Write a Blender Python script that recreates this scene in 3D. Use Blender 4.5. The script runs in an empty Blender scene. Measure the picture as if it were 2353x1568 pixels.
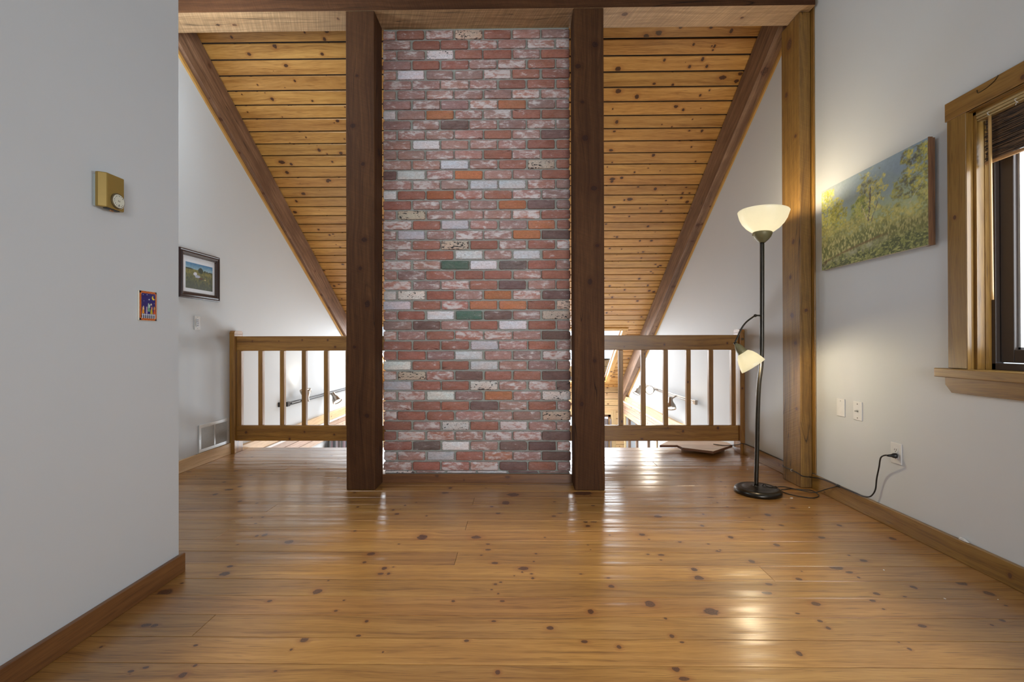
import bpy, bmesh, math, random
import numpy as np
from mathutils import Vector, Matrix

# ------------------------------------------------------------------ camera, world, light, exposure
scene = bpy.context.scene
COL = scene.collection
cam_d = bpy.data.cameras.new('camera'); cam = bpy.data.objects.new('camera', cam_d); COL.objects.link(cam)
cam_d.sensor_fit = 'HORIZONTAL'; cam_d.sensor_width = 36.0; cam_d.lens = 36.0 * 1080.0 / 2353.0
cam_d.clip_start = 0.05; cam_d.clip_end = 100
cam.matrix_world = (Matrix.Translation((0, 0, 1.03)) @ Matrix.Rotation(math.radians(0.80), 4, 'Z')
                    @ Matrix.Rotation(math.pi / 2 + math.radians(0.16), 4, 'X') @ Matrix.Rotation(math.radians(-0.15), 4, 'Z'))
scene.camera = cam
scene.view_settings.view_transform = 'Standard'; scene.view_settings.look = 'None'
scene.view_settings.gamma = 1.0; scene.view_settings.use_curve_mapping = False
scene.view_settings.exposure = 0.0
try:
    scene.cycles.use_denoising = True; scene.cycles.denoiser = 'OPENIMAGEDENOISE'
    scene.cycles.max_bounces = 8; scene.cycles.diffuse_bounces = 5; scene.cycles.glossy_bounces = 4
    scene.cycles.transmission_bounces = 6; scene.cycles.transparent_max_bounces = 8
    scene.cycles.sample_clamp_indirect = 6.0
    scene.cycles.caustics_reflective = False; scene.cycles.caustics_refractive = False
except Exception:
    pass
world = bpy.data.worlds.new('world'); scene.world = world; world.use_nodes = True
wn = world.node_tree.nodes; wl = world.node_tree.links; wn.clear()
wo = wn.new('ShaderNodeOutputWorld'); wb = wn.new('ShaderNodeBackground')
wb.inputs[0].default_value = (0.80, 0.90, 1.0, 1); wb.inputs[1].default_value = 1.6
wl.new(wb.outputs[0], wo.inputs[0])

def lamp(name, kind, loc, energy, color=(1, 1, 1), rot=(0, 0, 0), **kw):
    d = bpy.data.lights.new(name, kind); d.energy = energy; d.color = color
    for k, v in kw.items(): setattr(d, k, v)
    o = bpy.data.objects.new(name, d); COL.objects.link(o); o.location = loc; o.rotation_euler = rot
    return o
def area(name, loc, aim, sx, sy, energy, color=(1, 1, 1), spread=180):
    d = Vector(aim) - Vector(loc)
    return lamp(name, 'AREA', loc, energy, color, d.to_track_quat('-Z', 'Y').to_euler(), shape='RECTANGLE', size=sx, size_y=sy, spread=math.radians(spread))
# unseen overhead panel, added to make the lit zone on the loft floor
area('loft_floor_fill', (0.20, 0.75, 3.85), (0.20, 0.75, 0), 2.60, 3.9, 15, (1.0, 0.96, 0.90), 8)
lamp('landing_fill', 'POINT', (-2.15, 2.75, 3.0), 42, (0.84, 0.93, 1.0), shadow_soft_size=0.12)  # unseen fill lamp, added to brighten the far left wall and landing
area('rear_window', (1.0, -2.45, 1.35), (0.3, 3.4, 1.30), 1.5, 1.2, 38, (0.92, 0.96, 1.0), 95)
# daylight at the window on the right
area('window_daylight', (2.46, 1.50, 1.55), (0, 1.9, 1.2), 1.25, 1.15, 34, (0.84, 0.92, 1.0), 160)
# great room beyond the railings: east skylight, added west fill and low windows
area('skylight_east', (1.09, 8.323 + 0.07, 0.751 + 0.11), (1.09, 8.323 + 0.07 - 0.534, 0.751 + 0.11 - 0.845), 1.15, 1.72, 105, (0.88, 0.94, 1.0), 180)
area('west_fill', (-1.725, 8.265 + 0.07, 0.788 + 0.11), (-1.725, 8.265 + 0.07 - 0.534, 0.788 + 0.11 - 0.845), 1.42, 1.85, 125, (0.88, 0.94, 1.0), 180)  # unseen source added for more great room light
area('great_room_windows', (0.0, 9.2, -1.35), (0.0, 4.0, 2.4), 3.4, 1.5, 190, (0.80, 0.90, 1.0), 180)
lamp('sun', 'SUN', (0, 8, 8), 5.0, (1.0, 0.97, 0.92), (Vector((0.80, 0.12, -0.62))).to_track_quat('-Z', 'Y').to_euler(), angle=math.radians(0.6))

# ------------------------------------------------------------------ naming helpers
def tag(o, label=None, cat=None, group=None, kind=None):
    if label: o['label'] = label
    if cat: o['category'] = cat
    if group: o['group'] = group
    if kind: o['kind'] = kind
    return o
def empty(name, loc, label, cat, group=None):
    o = bpy.data.objects.new(name, None); COL.objects.link(o); o.location = loc; o.empty_display_size = 0.05
    return tag(o, label, cat, group)

# ------------------------------------------------------------------ node helpers
class NT:
    def __init__(s, name):
        s.m = bpy.data.materials.new(name); s.m.use_nodes = True
        s.t = s.m.node_tree; s.t.nodes.clear()
        s.out = s.t.nodes.new('ShaderNodeOutputMaterial'); s.bs = s.t.nodes.new('ShaderNodeBsdfPrincipled')
        s.t.links.new(s.bs.outputs[0], s.out.inputs[0])
    def n(s, ty, **kw):
        nd = s.t.nodes.new(ty)
        for k, v in kw.items(): setattr(nd, k, v)
        return nd
    def l(s, a, b): s.t.links.new(a, b)
    def setin(s, sock, v):
        if v is None: return
        if hasattr(v, 'is_output') or isinstance(v, bpy.types.NodeSocket): s.l(v, sock)
        else: sock.default_value = v
    def math(s, op, a, b=None, c=None, clamp=False):
        nd = s.n('ShaderNodeMath', operation=op); nd.use_clamp = clamp
        s.setin(nd.inputs[0], a); s.setin(nd.inputs[1], b); s.setin(nd.inputs[2], c)
        return nd.outputs[0]
    def ramp(s, fac, stops, interp='LINEAR'):
        nd = s.n('ShaderNodeValToRGB'); e = nd.color_ramp.elements; nd.color_ramp.interpolation = interp
        while len(e) < len(stops): e.new(0.5)
        for i, (p, c) in enumerate(stops):
            e[i].position = p; e[i].color = (c, c, c, 1) if isinstance(c, (int, float)) else (*c, 1)
        s.setin(nd.inputs[0], fac); return nd.outputs[0]
    def mix(s, fac, a, b, mode='MIX'):
        nd = s.n('ShaderNodeMix', data_type='RGBA', blend_type=mode)
        s.setin(nd.inputs[0], fac)
        s.setin(nd.inputs[6], (*a, 1) if isinstance(a, tuple) and len(a) == 3 else a)
        s.setin(nd.inputs[7], (*b, 1) if isinstance(b, tuple) and len(b) == 3 else b)
        return nd.outputs[2]
    def comb(s, x, y, z):
        nd = s.n('ShaderNodeCombineXYZ'); s.setin(nd.inputs[0], x); s.setin(nd.inputs[1], y); s.setin(nd.inputs[2], z); return nd.outputs[0]
    def sep(s, v):
        nd = s.n('ShaderNodeSeparateXYZ'); s.l(v, nd.inputs[0]); return nd.outputs
    def noise(s, vec, scale, detail=3, rough=0.55, dist=0.0):
        nd = s.n('ShaderNodeTexNoise'); nd.inputs['Scale'].default_value = scale; nd.inputs['Detail'].default_value = detail
        nd.inputs['Roughness'].default_value = rough; nd.inputs['Distortion'].default_value = dist
        if vec is not None: s.l(vec, nd.inputs['Vector'])
        return nd.outputs[0]
    def attr(s, name):
        return s.n('ShaderNodeAttribute', attribute_name=name)
    def uv(s, name):
        return s.n('ShaderNodeUVMap', uv_map=name).outputs[0]
    def bump(s, h, strength, dist=0.01):
        nd = s.n('ShaderNodeBump'); nd.inputs['Strength'].default_value = strength; nd.inputs['Distance'].default_value = dist
        s.l(h, nd.inputs['Height']); s.l(nd.outputs[0], s.bs.inputs['Normal']); return nd
    def p(s, **kw):
        for k, v in kw.items():
            s.setin(s.bs.inputs[k.replace('_', ' ')], (*v, 1) if isinstance(v, tuple) and len(v) == 3 else v)
        return s

def plain(name, col, rough=0.5, metal=0.0, var=0.06, **kw):
    g = NT(name)
    tc = g.n('ShaderNodeTexCoord').outputs['Object']
    n = g.noise(tc, 35, 3)
    c = g.mix(g.math('MULTIPLY', n, 1.0), tuple(x * (1 - var) for x in col), tuple(min(1, x * (1 + var)) for x in col))
    g.p(Base_Color=c, Roughness=rough, Metallic=metal)
    for k, v in kw.items(): g.setin(g.bs.inputs[k.replace('_', ' ')], v)
    return g.m

def wood(name, light, mid, dark, knotc=(0.05, 0.018, 0.008), rough=0.45, coat=0.0, coat_rough=0.1, vary=0.25, streak=30.0,
         grainbump=0.05, saw=0.0, blotch=0.25, cracks=0.0, cup=0.0, spec=0.5):
    g = NT(name)
    u, v, _ = g.sep(g.uv('grain'))
    ku, kv, _ = g.sep(g.uv('knot'))
    rnd = g.sep(g.attr('rnd').outputs['Vector'])
    d2 = g.math('ADD', g.math('MULTIPLY', g.math('MULTIPLY', ku, ku), 0.45), g.math('MULTIPLY', kv, kv))
    fall = g.math('EXPONENT', g.math('MULTIPLY', d2, -0.55))
    vv = g.math('SUBTRACT', v, g.math('MULTIPLY', g.math('MULTIPLY', kv, fall), 0.014))
    z = g.math('MULTIPLY', rnd[0], 37.0)
    warp = g.noise(g.comb(g.math('MULTIPLY', u, 1.1), g.math('MULTIPLY', vv, 4.0), z), 1.0, 2)
    vw = g.math('ADD', vv, g.math('MULTIPLY', g.math('SUBTRACT', warp, 0.5), 0.10))
    grain = g.noise(g.comb(g.math('MULTIPLY', u, 0.9), g.math('MULTIPLY', vw, streak), z), 1.0, 5, 0.62)
    fine = g.noise(g.comb(g.math('MULTIPLY', u, 9.0), g.math('MULTIPLY', vw, streak * 9), z), 1.0, 3, 0.6)
    bl = g.noise(g.comb(g.math('MULTIPLY', u, 1.6), g.math('MULTIPLY', vv, 3.5), g.math('ADD', z, 5)), 1.4, 3, 0.6)
    f = g.math('ADD', g.math('MULTIPLY', grain, 0.62), g.math('MULTIPLY', fine, 0.38))
    fleck = g.noise(g.comb(g.math('MULTIPLY', u, 7.0), g.math('MULTIPLY', vw, 120.0), g.math('ADD', z, 41)), 1.0, 2, 0.5)
    c = g.ramp(f, [(0.33, dark), (0.48, mid), (0.63, light)])
    c = g.mix(g.math('MULTIPLY', g.ramp(bl, [(0.35, 1.0), (0.62, 0.0)]), blotch), c, tuple(x * y for x, y in zip(mid, (0.55, 0.48, 0.42))))
    c = g.mix(g.math('MULTIPLY', g.ramp(fleck, [(0.60, 0.0), (0.70, 1.0)]), 0.55), c, dark)
    # board to board shade
    sh = g.math('ADD', 1.0 - vary * 0.5, g.math('MULTIPLY', rnd[1], vary))
    c = g.mix(1.0, c, g.comb(sh, g.math('MULTIPLY', sh, g.math('ADD', 0.97, g.math('MULTIPLY', rnd[2], 0.06))), sh), 'MULTIPLY')
    # knots
    kn = g.noise(g.comb(g.math('MULTIPLY', u, 40), g.math('MULTIPLY', v, 60), 0.0), 1.0, 2)
    r = g.math('SQRT', g.math('ADD', g.math('MULTIPLY', ku, ku), g.math('MULTIPLY', kv, kv)))
    r = g.math('ADD', r, g.math('MULTIPLY', g.math('SUBTRACT', kn, 0.5), 0.9))
    ring = g.math('ADD', 0.5, g.math('MULTIPLY', g.math('SINE', g.math('MULTIPLY', r, 14.0)), 0.5))
    kcol = g.mix(ring, knotc, tuple(min(1, x * 2.4) for x in knotc))
    c = g.mix(g.ramp(r, [(0.30, 0.55), (0.78, 0.0)]), c, tuple(x * y for x, y in zip(mid, (0.55, 0.36, 0.25))))
    hr = g.n('ShaderNodeMapRange'); hr.inputs[1].default_value = 1.0; hr.inputs[2].default_value = 2.6; hr.inputs[3].default_value = 0.50; hr.inputs[4].default_value = 0.0
    g.l(r, hr.inputs[0])
    c = g.mix(hr.outputs[0], c, tuple(x * y for x, y in zip(mid, (0.62, 0.42, 0.30))))
    kr = g.n('ShaderNodeMapRange'); kr.inputs[1].default_value = 0.85; kr.inputs[2].default_value = 1.12; kr.inputs[3].default_value = 0.92; kr.inputs[4].default_value = 0.0
    g.l(r, kr.inputs[0])
    c = g.mix(kr.outputs[0], c, kcol)
    h = f
    if saw > 0:
        sw = g.noise(g.comb(g.math('ADD', g.math('MULTIPLY', u, 150.0), g.math('MULTIPLY', v, 60.0)), g.math('MULTIPLY', v, 3.0), z), 1.0, 2, 0.7)
        c = g.mix(g.math('MULTIPLY', g.ramp(sw, [(0.42, 1.0), (0.60, 0.0)]), saw), c, tuple(x * 0.45 for x in mid))
        h = g.math('ADD', f, g.math('MULTIPLY', sw, 0.8))
    if cracks > 0:
        cr = g.noise(g.comb(g.math('MULTIPLY', u, 0.7), g.math('MULTIPLY', vw, 14.0), g.math('ADD', z, 11)), 1.0, 1, 0.4)
        cm = g.ramp(g.math('ABSOLUTE', g.math('SUBTRACT', cr, 0.5)), [(0.0, 1.0), (0.010, 0.0)])
        gate = g.ramp(g.noise(g.comb(g.math('MULTIPLY', u, 1.3), g.math('MULTIPLY', v, 5.0), g.math('ADD', z, 23)), 1.0, 1), [(0.50, 0.0), (0.60, 1.0)])
        c = g.mix(g.math('MULTIPLY', g.math('MULTIPLY', cm, gate), cracks), c, tuple(x * 0.15 for x in dark))
    g.p(Base_Color=c, Roughness=rough, Coat_Weight=coat, Coat_Roughness=coat_rough, Coat_IOR=1.5 if coat < 0.9 else 1.58)
    bn = g.bump(h, grainbump, 0.004)
    g.bs.inputs['Specular IOR Level'].default_value = spec
    if cup > 0:
        pos = g.sep(g.n('ShaderNodeNewGeometry').outputs['Position'])
        w1 = g.noise(g.comb(g.math('MULTIPLY', pos[0], 0.8), g.math('MULTIPLY', pos[1], 8.5), 0.0), 1.0, 2, 0.5)
        b2 = g.n('ShaderNodeBump'); b2.inputs['Strength'].default_value = 0.9 * cup; b2.inputs['Distance'].default_value = 0.012
        g.l(w1, b2.inputs['Height']); g.l(b2.outputs[0], g.bs.inputs['Coat Normal'])
    return g.m

FLOORW = wood('honey_pine_floor', (0.47, 0.248, 0.070), (0.345, 0.163, 0.038), (0.135, 0.051, 0.011), knotc=(0.034, 0.011, 0.005), rough=0.42, coat=1.0, coat_rough=0.24, vary=0.30, streak=30, grainbump=0.05, blotch=0.28, cup=1.0)
PLANKW = wood('amber_pine_ceiling', (0.66, 0.362, 0.105), (0.51, 0.255, 0.063), (0.26, 0.105, 0.022), knotc=(0.032, 0.011, 0.005), rough=0.38, coat=0.25, coat_rough=0.25, vary=0.24, streak=22, grainbump=0.02, blotch=0.25)
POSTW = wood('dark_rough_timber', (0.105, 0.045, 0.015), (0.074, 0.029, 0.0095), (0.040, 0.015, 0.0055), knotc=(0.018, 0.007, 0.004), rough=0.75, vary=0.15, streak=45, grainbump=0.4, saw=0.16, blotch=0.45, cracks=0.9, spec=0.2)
LITBEAMW = wood('sawn_beam_lit_underside', (0.55, 0.365, 0.19), (0.43, 0.272, 0.130), (0.19, 0.105, 0.046), rough=0.65, vary=0.15, streak=40, grainbump=0.5, saw=0.45, blotch=0.35, cracks=0.9)  # beam underside: light from below put into a paler wood colour
RAFTW = wood('weathered_rafter', (0.38, 0.225, 0.130), (0.225, 0.120, 0.065), (0.07, 0.035, 0.020), rough=0.6, vary=0.15, streak=38, grainbump=0.45, saw=0.15, blotch=0.65, cracks=0.9)
RAILW = wood('railing_pine', (0.41, 0.205, 0.045), (0.295, 0.136, 0.027), (0.12, 0.050, 0.011), rough=0.38, coat=0.3, coat_rough=0.25, vary=0.2, streak=34, grainbump=0.03)
TRIMW = wood('amber_trim', (0.34, 0.193, 0.045), (0.26, 0.135, 0.027), (0.12, 0.056, 0.012), rough=0.38, coat=0.3, coat_rough=0.25, vary=0.15, streak=30, grainbump=0.03)
BASEW = wood('baseboard_brown', (0.24, 0.105, 0.032), (0.175, 0.070, 0.020), (0.10, 0.038, 0.012), rough=0.45, coat=0.2, coat_rough=0.3, vary=0.15, streak=30, grainbump=0.04)
PALEW = wood('pale_pine', (0.78, 0.58, 0.33), (0.70, 0.49, 0.255), (0.50, 0.31, 0.14), rough=0.45, vary=0.15, streak=28, grainbump=0.03, blotch=0.15)
PANELW = wood('pinkish_wall_boards', (0.62, 0.44, 0.33), (0.52, 0.35, 0.25), (0.34, 0.20, 0.13), rough=0.5, vary=0.3, streak=26, grainbump=0.03)
YELLOWW = wood('yellow_strip_pine', (0.70, 0.42, 0.14), (0.60, 0.33, 0.09), (0.42, 0.20, 0.05), rough=0.4, vary=0.1, streak=26, grainbump=0.02)
GAPM = plain('gap_shadow', (0.02, 0.012, 0.008), 0.9)

def paint_wall(name, col):
    g = NT(name); tc = g.n('ShaderNodeNewGeometry').outputs['Position']
    n1 = g.noise(tc, 1.3, 3); n2 = g.noise(tc, 90, 3); n3 = g.noise(tc, 9, 4)
    c = g.mix(n1, tuple(x * 0.97 for x in col), tuple(x * 1.03 for x in col))
    g.p(Base_Color=c, Roughness=0.62)
    g.bump(g.math('ADD', g.math('MULTIPLY', n2, 0.25), n3), 0.06, 0.01)
    return g.m
WALLM = paint_wall('grey_white_paint', (0.605, 0.630, 0.645))
DARKBOX = plain('unlit_back', (0.30, 0.29, 0.28), 0.9)

# ------------------------------------------------------------------ mesh builder (uv along the grain, knots as a second uv)
class MB:
    def __init__(s): s.v = []; s.f = []; s.m = []; s.g = []; s.k = []; s.r = []; s.sm = []
    def face(s, pts, m=0, g=None, k=None, r=(0.5, 0.5, 0.5), smooth=False):
        i = len(s.v); s.v.extend([tuple(p) for p in pts]); n = len(pts)
        s.f.append(tuple(range(i, i + n))); s.m.append(m)
        s.g.append(g if g else [(0.0, 0.0)] * n); s.k.append(k if k else [(9.0, 9.0)] * n); s.r.append(r); s.sm.append(smooth)
    def obox(s, o, ex, ey, ez, L, W, T, m=0, seed=None, knots=0, kr=0.018, faces='all', rnd=None):
        """box from corner o; grain runs along ex"""
        R = random.Random(seed if seed is not None else len(s.f) * 7 + 3)
        o = Vector(o); ex = Vector(ex).normalized(); ey = Vector(ey).normalized(); ez = Vector(ez).normalized()
        c = lambda a, b, d: o + ex * a + ey * b + ez * d
        U = R.uniform(0, 60); V = R.uniform(0, 60)
        r = rnd if rnd else (R.random(), R.random(), R.random())
        i = len(s.v)
        for a in (0, L):
            for b in (0, W):
                for d in (0, T): s.v.append(tuple(c(a, b, d)))
        q = lambda *ix: tuple(i + x for x in ix)
        flip = ex.cross(ey).dot(ez) < 0
        # indices: a*4+b*2+d
        F = [(q(0, 2, 6, 4), [(0, 0), (0, W), (L, W), (L, 0)]),            # d=0
             (q(1, 5, 7, 3), [(0, 0), (L, 0), (L, W), (0, W)]),            # d=T
             (q(0, 4, 5, 1), [(0, -T), (L, -T), (L, 0), (0, 0)]),          # b=0
             (q(2, 3, 7, 6), [(0, W), (0, W + T), (L, W + T), (L, W)]),    # b=W
             (q(0, 1, 3, 2), [(0, 0), (0.01, T), (0.012, T + W), (0.002, W)]),
             (q(4, 6, 7, 5), [(0, 0), (0.002, W), (0.012, T + W), (0.01, T)])]
        for fi, (idx, uv) in enumerate(F):
            if faces != 'all' and fi not in faces: continue
            if fi == 1: uv = [(a, b + 3.3) for a, b in uv]
            if flip: idx = idx[::-1]; uv = uv[::-1]
            s.f.append(idx); s.m.append(m); s.g.append([(U + a, V + b) for a, b in uv]); s.k.append([(9.0, 9.0)] * 4); s.r.append(r); s.sm.append(False)
        # knots on the two broad faces and the two edges
        spec = knots if isinstance(knots, list) else None
        if spec is None and knots:
            area_ = L
            spec = []
            nk = int(knots * area_ + R.random())
            for _ in range(nk):
                kk = kr * R.uniform(0.4, 1.25)
                if R.random() < 0.3: kk *= 0.45
                spec.append((R.uniform(0.02, L - 0.02), R.uniform(kk * 0.6, W - kk * 0.6) if W > kk * 1.3 else W / 2, kk, 3))
                if R.random() < 0.6:
                    kt = min(kk, T * 0.4)
                    spec.append((R.uniform(0.02, L - 0.02), R.uniform(kt, T - kt), kt, R.choice((4, 5))))
        if spec:
            e = 0.0003; ins = 0.0035
            for which in (1, 2, 4, 5):
                ks = [(q[0], q[1], q[2], (0.75 + 0.9 * R.random() ** 2)) for q in spec if (q[3] == which or (q[3] == 3 and which in (1, 2)))]
                if not ks: continue
                side = {1: 0, 2: 1, 4: 0, 5: 1}[which]
                if which in (1, 2):
                    d = -e if side == 0 else T + e; dv = 0 if side == 0 else 3.3
                    P = lambda x, y: c(x, y, d)
                    Gf = lambda x, y: (U + x, V + y + dv)
                    D = W; rev = not ((side == 0) ^ flip)
                else:
                    yy = -e if side == 0 else W + e
                    P = lambda x, y: c(x, yy, y)
                    Gf = (lambda x, y: (U + x, V - T + y)) if side == 0 else (lambda x, y: (U + x, V + W + y))
                    D = T; rev = (side == 0) ^ flip
                s.cells(P, Gf, ks, L, D, ins, m, r, rev)
    def cells(s, P, Gf, ks, L, D, ins, m, r, rev):
        """split a face strip into small cells, each told where its nearest knot is"""
        nv = max(3, int((D - 2 * ins) / 0.014)); cv = (D - 2 * ins) / nv; cu = 0.016
        for iv in range(nv):
            y0 = ins + iv * cv; y1 = y0 + cv; ym = (y0 + y1) / 2
            segs = {}
            for (a, b, kk, asp) in ks:
                i0 = int(max(ins, a - kk * 4.2) / cu); i1 = int(min(L - ins, a + kk * 4.2) / cu)
                for iu in range(i0, i1 + 1):
                    xm = (iu + 0.5) * cu
                    q = math.hypot((xm - a) / kk / asp * 0.68, (ym - b) / kk)
                    if q < 2.9 and (iu not in segs or q < segs[iu][0]): segs[iu] = (q, (a, b, kk, asp))
            run = None
            for iu in sorted(segs) + [None]:
                kn = segs[iu][1] if iu is not None else None
                if run and (iu is None or kn != run[2] or iu != run[1] + 1):
                    x0 = max(ins, run[0] * cu); x1 = min(L - ins, (run[1] + 1) * cu); a, b, kk, asp = run[2]
                    if x1 > x0:
                        pts = [(x0, y0), (x1, y0), (x1, y1), (x0, y1)]
                        if rev: pass
                        else: pts = pts[::-1]
                        s.face([P(x, y) for x, y in pts], m, [Gf(x, y) for x, y in pts], [((x - a) / kk / asp, (y - b) / kk) for x, y in pts], r)
                    run = None
                if iu is not None:
                    run = [iu, iu, kn] if run is None else [run[0], iu, kn]
    def box(s, x0, x1, y0, y1, z0, z1, axis='x', m=0, **kw):
        if axis == 'x': s.obox((x0, y0, z0), (1, 0, 0), (0, 1, 0), (0, 0, 1), x1 - x0, y1 - y0, z1 - z0, m, **kw)
        elif axis == 'X': s.obox((x0, y0, z0), (1, 0, 0), (0, 0, 1), (0, 1, 0), x1 - x0, z1 - z0, y1 - y0, m, **kw)
        elif axis == 'y': s.obox((x0, y0, z0), (0, 1, 0), (1, 0, 0), (0, 0, 1), y1 - y0, x1 - x0, z1 - z0, m, **kw)
        elif axis == 'Y': s.obox((x0, y0, z0), (0, 1, 0), (0, 0, 1), (1, 0, 0), y1 - y0, z1 - z0, x1 - x0, m, **kw)
        elif axis == 'z': s.obox((x0, y0, z0), (0, 0, 1), (1, 0, 0), (0, 1, 0), z1 - z0, x1 - x0, y1 - y0, m, **kw)
        elif axis == 'Z': s.obox((x0, y0, z0), (0, 0, 1), (0, 1, 0), (1, 0, 0), z1 - z0, y1 - y0, x1 - x0, m, **kw)
    def build(s, name, mats, parent=None, bevel=0, seg=2, kind=None):
        me = bpy.data.meshes.new(name); me.from_pydata(s.v, [], s.f)
        for m in (mats if isinstance(mats, (list, tuple)) else [mats]): me.materials.append(m)
        g = me.uv_layers.new(name='grain'); k = me.uv_layers.new(name='knot')
        g.data.foreach_set('uv', np.array([c for f in s.g for uv in f for c in uv], dtype=np.float32))
        k.data.foreach_set('uv', np.array([c for f in s.k for uv in f for c in uv], dtype=np.float32))
        a = me.attributes.new('rnd', 'FLOAT_VECTOR', 'CORNER')
        a.data.foreach_set('vector', np.array([c for f, r in zip(s.f, s.r) for _ in f for c in r], dtype=np.float32))
        me.polygons.foreach_set('material_index', np.array(s.m, dtype=np.int32))
        me.polygons.foreach_set('use_smooth', np.array(s.sm, dtype=bool))
        me.update()
        return link(name, me, parent, bevel, seg, kind)

def link(name, me, parent=None, bevel=0, seg=2, kind=None):
    o = bpy.data.objects.new(name, me); COL.objects.link(o)
    if bevel:
        b = o.modifiers.new('bevel', 'BEVEL'); b.width = bevel; b.segments = seg; b.limit_method = 'ANGLE'; b.angle_limit = math.radians(50)
    if parent is not None:
        # meshes are written in world coordinates; move them into the parent's frame
        off = world_loc(parent)
        me.transform(Matrix.Translation(-off)); o.parent = parent
    elif True:
        # give every top-level mesh an origin at its own base
        co = np.empty(len(me.vertices) * 3, dtype=np.float32); me.vertices.foreach_get('co', co); co = co.reshape(-1, 3)
        c = Vector(((co[:, 0].min() + co[:, 0].max()) / 2, (co[:, 1].min() + co[:, 1].max()) / 2, co[:, 2].min()))
        me.transform(Matrix.Translation(-c)); o.location = c
    if kind: o['kind'] = kind
    return o
def world_loc(o):
    v = Vector((0, 0, 0))
    while o is not None: v += Vector(o.location); o = o.parent
    return v
def bm_obj(name, bm, mats, parent=None, smooth=True, bevel=0, kind=None):
    me = bpy.data.meshes.new(name); bm.normal_update(); bm.to_mesh(me); bm.free()
    for m in (mats if isinstance(mats, (list, tuple)) else [mats]): me.materials.append(m)
    if smooth: me.polygons.foreach_set('use_smooth', np.ones(len(me.polygons), dtype=bool))
    return link(name, me, parent, bevel, 2, kind)

def lathe(bm, prof, org=(0, 0, 0), axis=(0, 0, 1), n=48, m=0):
    """prof: list of (radius, height)"""
    az = Vector(axis).normalized(); ax = az.orthogonal().normalized(); ay = az.cross(ax); o = Vector(org); rings = []
    for r, h in prof:
        if r < 1e-6: rings.append([bm.verts.new(o + az * h)])
        else: rings.append([bm.verts.new(o + az * h + (ax * math.cos(2 * math.pi * i / n) + ay * math.sin(2 * math.pi * i / n)) * r) for i in range(n)])
    for A, B in zip(rings, rings[1:]):
        for i in range(n):
            j = (i + 1) % n
            if len(A) == 1 and len(B) == 1: break
            if len(A) == 1: f = bm.faces.new((A[0], B[j], B[i]))
            elif len(B) == 1: f = bm.faces.new((A[i], A[j], B[0]))
            else: f = bm.faces.new((A[i], A[j], B[j], B[i]))
            f.material_index = m
def tube(bm, pts, rad, n=10, m=0, sub=8, cap=True):
    """smooth tube through pts (Catmull-Rom); rad number or list"""
    P = [Vector(p) for p in pts]; Rr = rad if isinstance(rad, (list, tuple)) else [rad] * len(P)
    path = []; rr = []
    if sub > 1 and len(P) > 2:
        for i in range(len(P) - 1):
            p0 = P[max(i - 1, 0)]; p1 = P[i]; p2 = P[i + 1]; p3 = P[min(i + 2, len(P) - 1)]
            for k in range(sub):
                t = k / sub
                path.append(0.5 * ((2 * p1) + (p2 - p0) * t + (2 * p0 - 5 * p1 + 4 * p2 - p3) * t * t + (3 * p1 - p0 - 3 * p2 + p3) * t ** 3))
                rr.append(Rr[i] * (1 - t) + Rr[i + 1] * t)
        path.append(P[-1]); rr.append(Rr[-1])
    else: path = P; rr = list(Rr)
    rings = []; up = None
    for i, p in enumerate(path):
        d = (path[min(i + 1, len(path) - 1)] - path[max(i - 1, 0)])
        if d.length < 1e-9: d = Vector((0, 0, 1))
        d.normalize()
        if up is None: up = d.orthogonal().normalized()
        up = (up - d * up.dot(d)); up = up.normalized() if up.length > 1e-6 else d.orthogonal().normalized()
        w = d.cross(up)
        rings.append([bm.verts.new(p + (up * math.cos(2 * math.pi * k / n) + w * math.sin(2 * math.pi * k / n)) * rr[i]) for k in range(n)])
    for A, B in zip(rings, rings[1:]):
        for i in range(n):
            j = (i + 1) % n; f = bm.faces.new((A[i], A[j], B[j], B[i])); f.material_index = m
    if cap:
        f = bm.faces.new(rings[0][::-1]); f.material_index = m; f = bm.faces.new(rings[-1]); f.material_index = m
def bm_box(bm, x0, x1, y0, y1, z0, z1, m=0):
    v = [bm.verts.new((x, y, z)) for x in (x0, x1) for y in (y0, y1) for z in (z0, z1)]
    for q in ((0, 1, 3, 2), (4, 6, 7, 5), (0, 4, 5, 1), (2, 3, 7, 6), (0, 2, 6, 4), (1, 5, 7, 3)):
        f = bm.faces.new([v[i] for i in q]); f.material_index = m
def extrude_poly(bm, pts, d, m=0):
    """pts: 3d polygon, d: extrusion vector"""
    A = [bm.verts.new(Vector(p)) for p in pts]; B = [bm.verts.new(Vector(p) + Vector(d)) for p in pts]
    n = len(A)
    for f in (bm.faces.new(A), bm.faces.new(B[::-1])): f.material_index = m
    for i in range(n):
        f = bm.faces.new((A[i], B[i], B[(i + 1) % n], A[(i + 1) % n])); f.material_index = m
def fixn(bm): bmesh.ops.recalc_face_normals(bm, faces=bm.faces[:]); return bm
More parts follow.
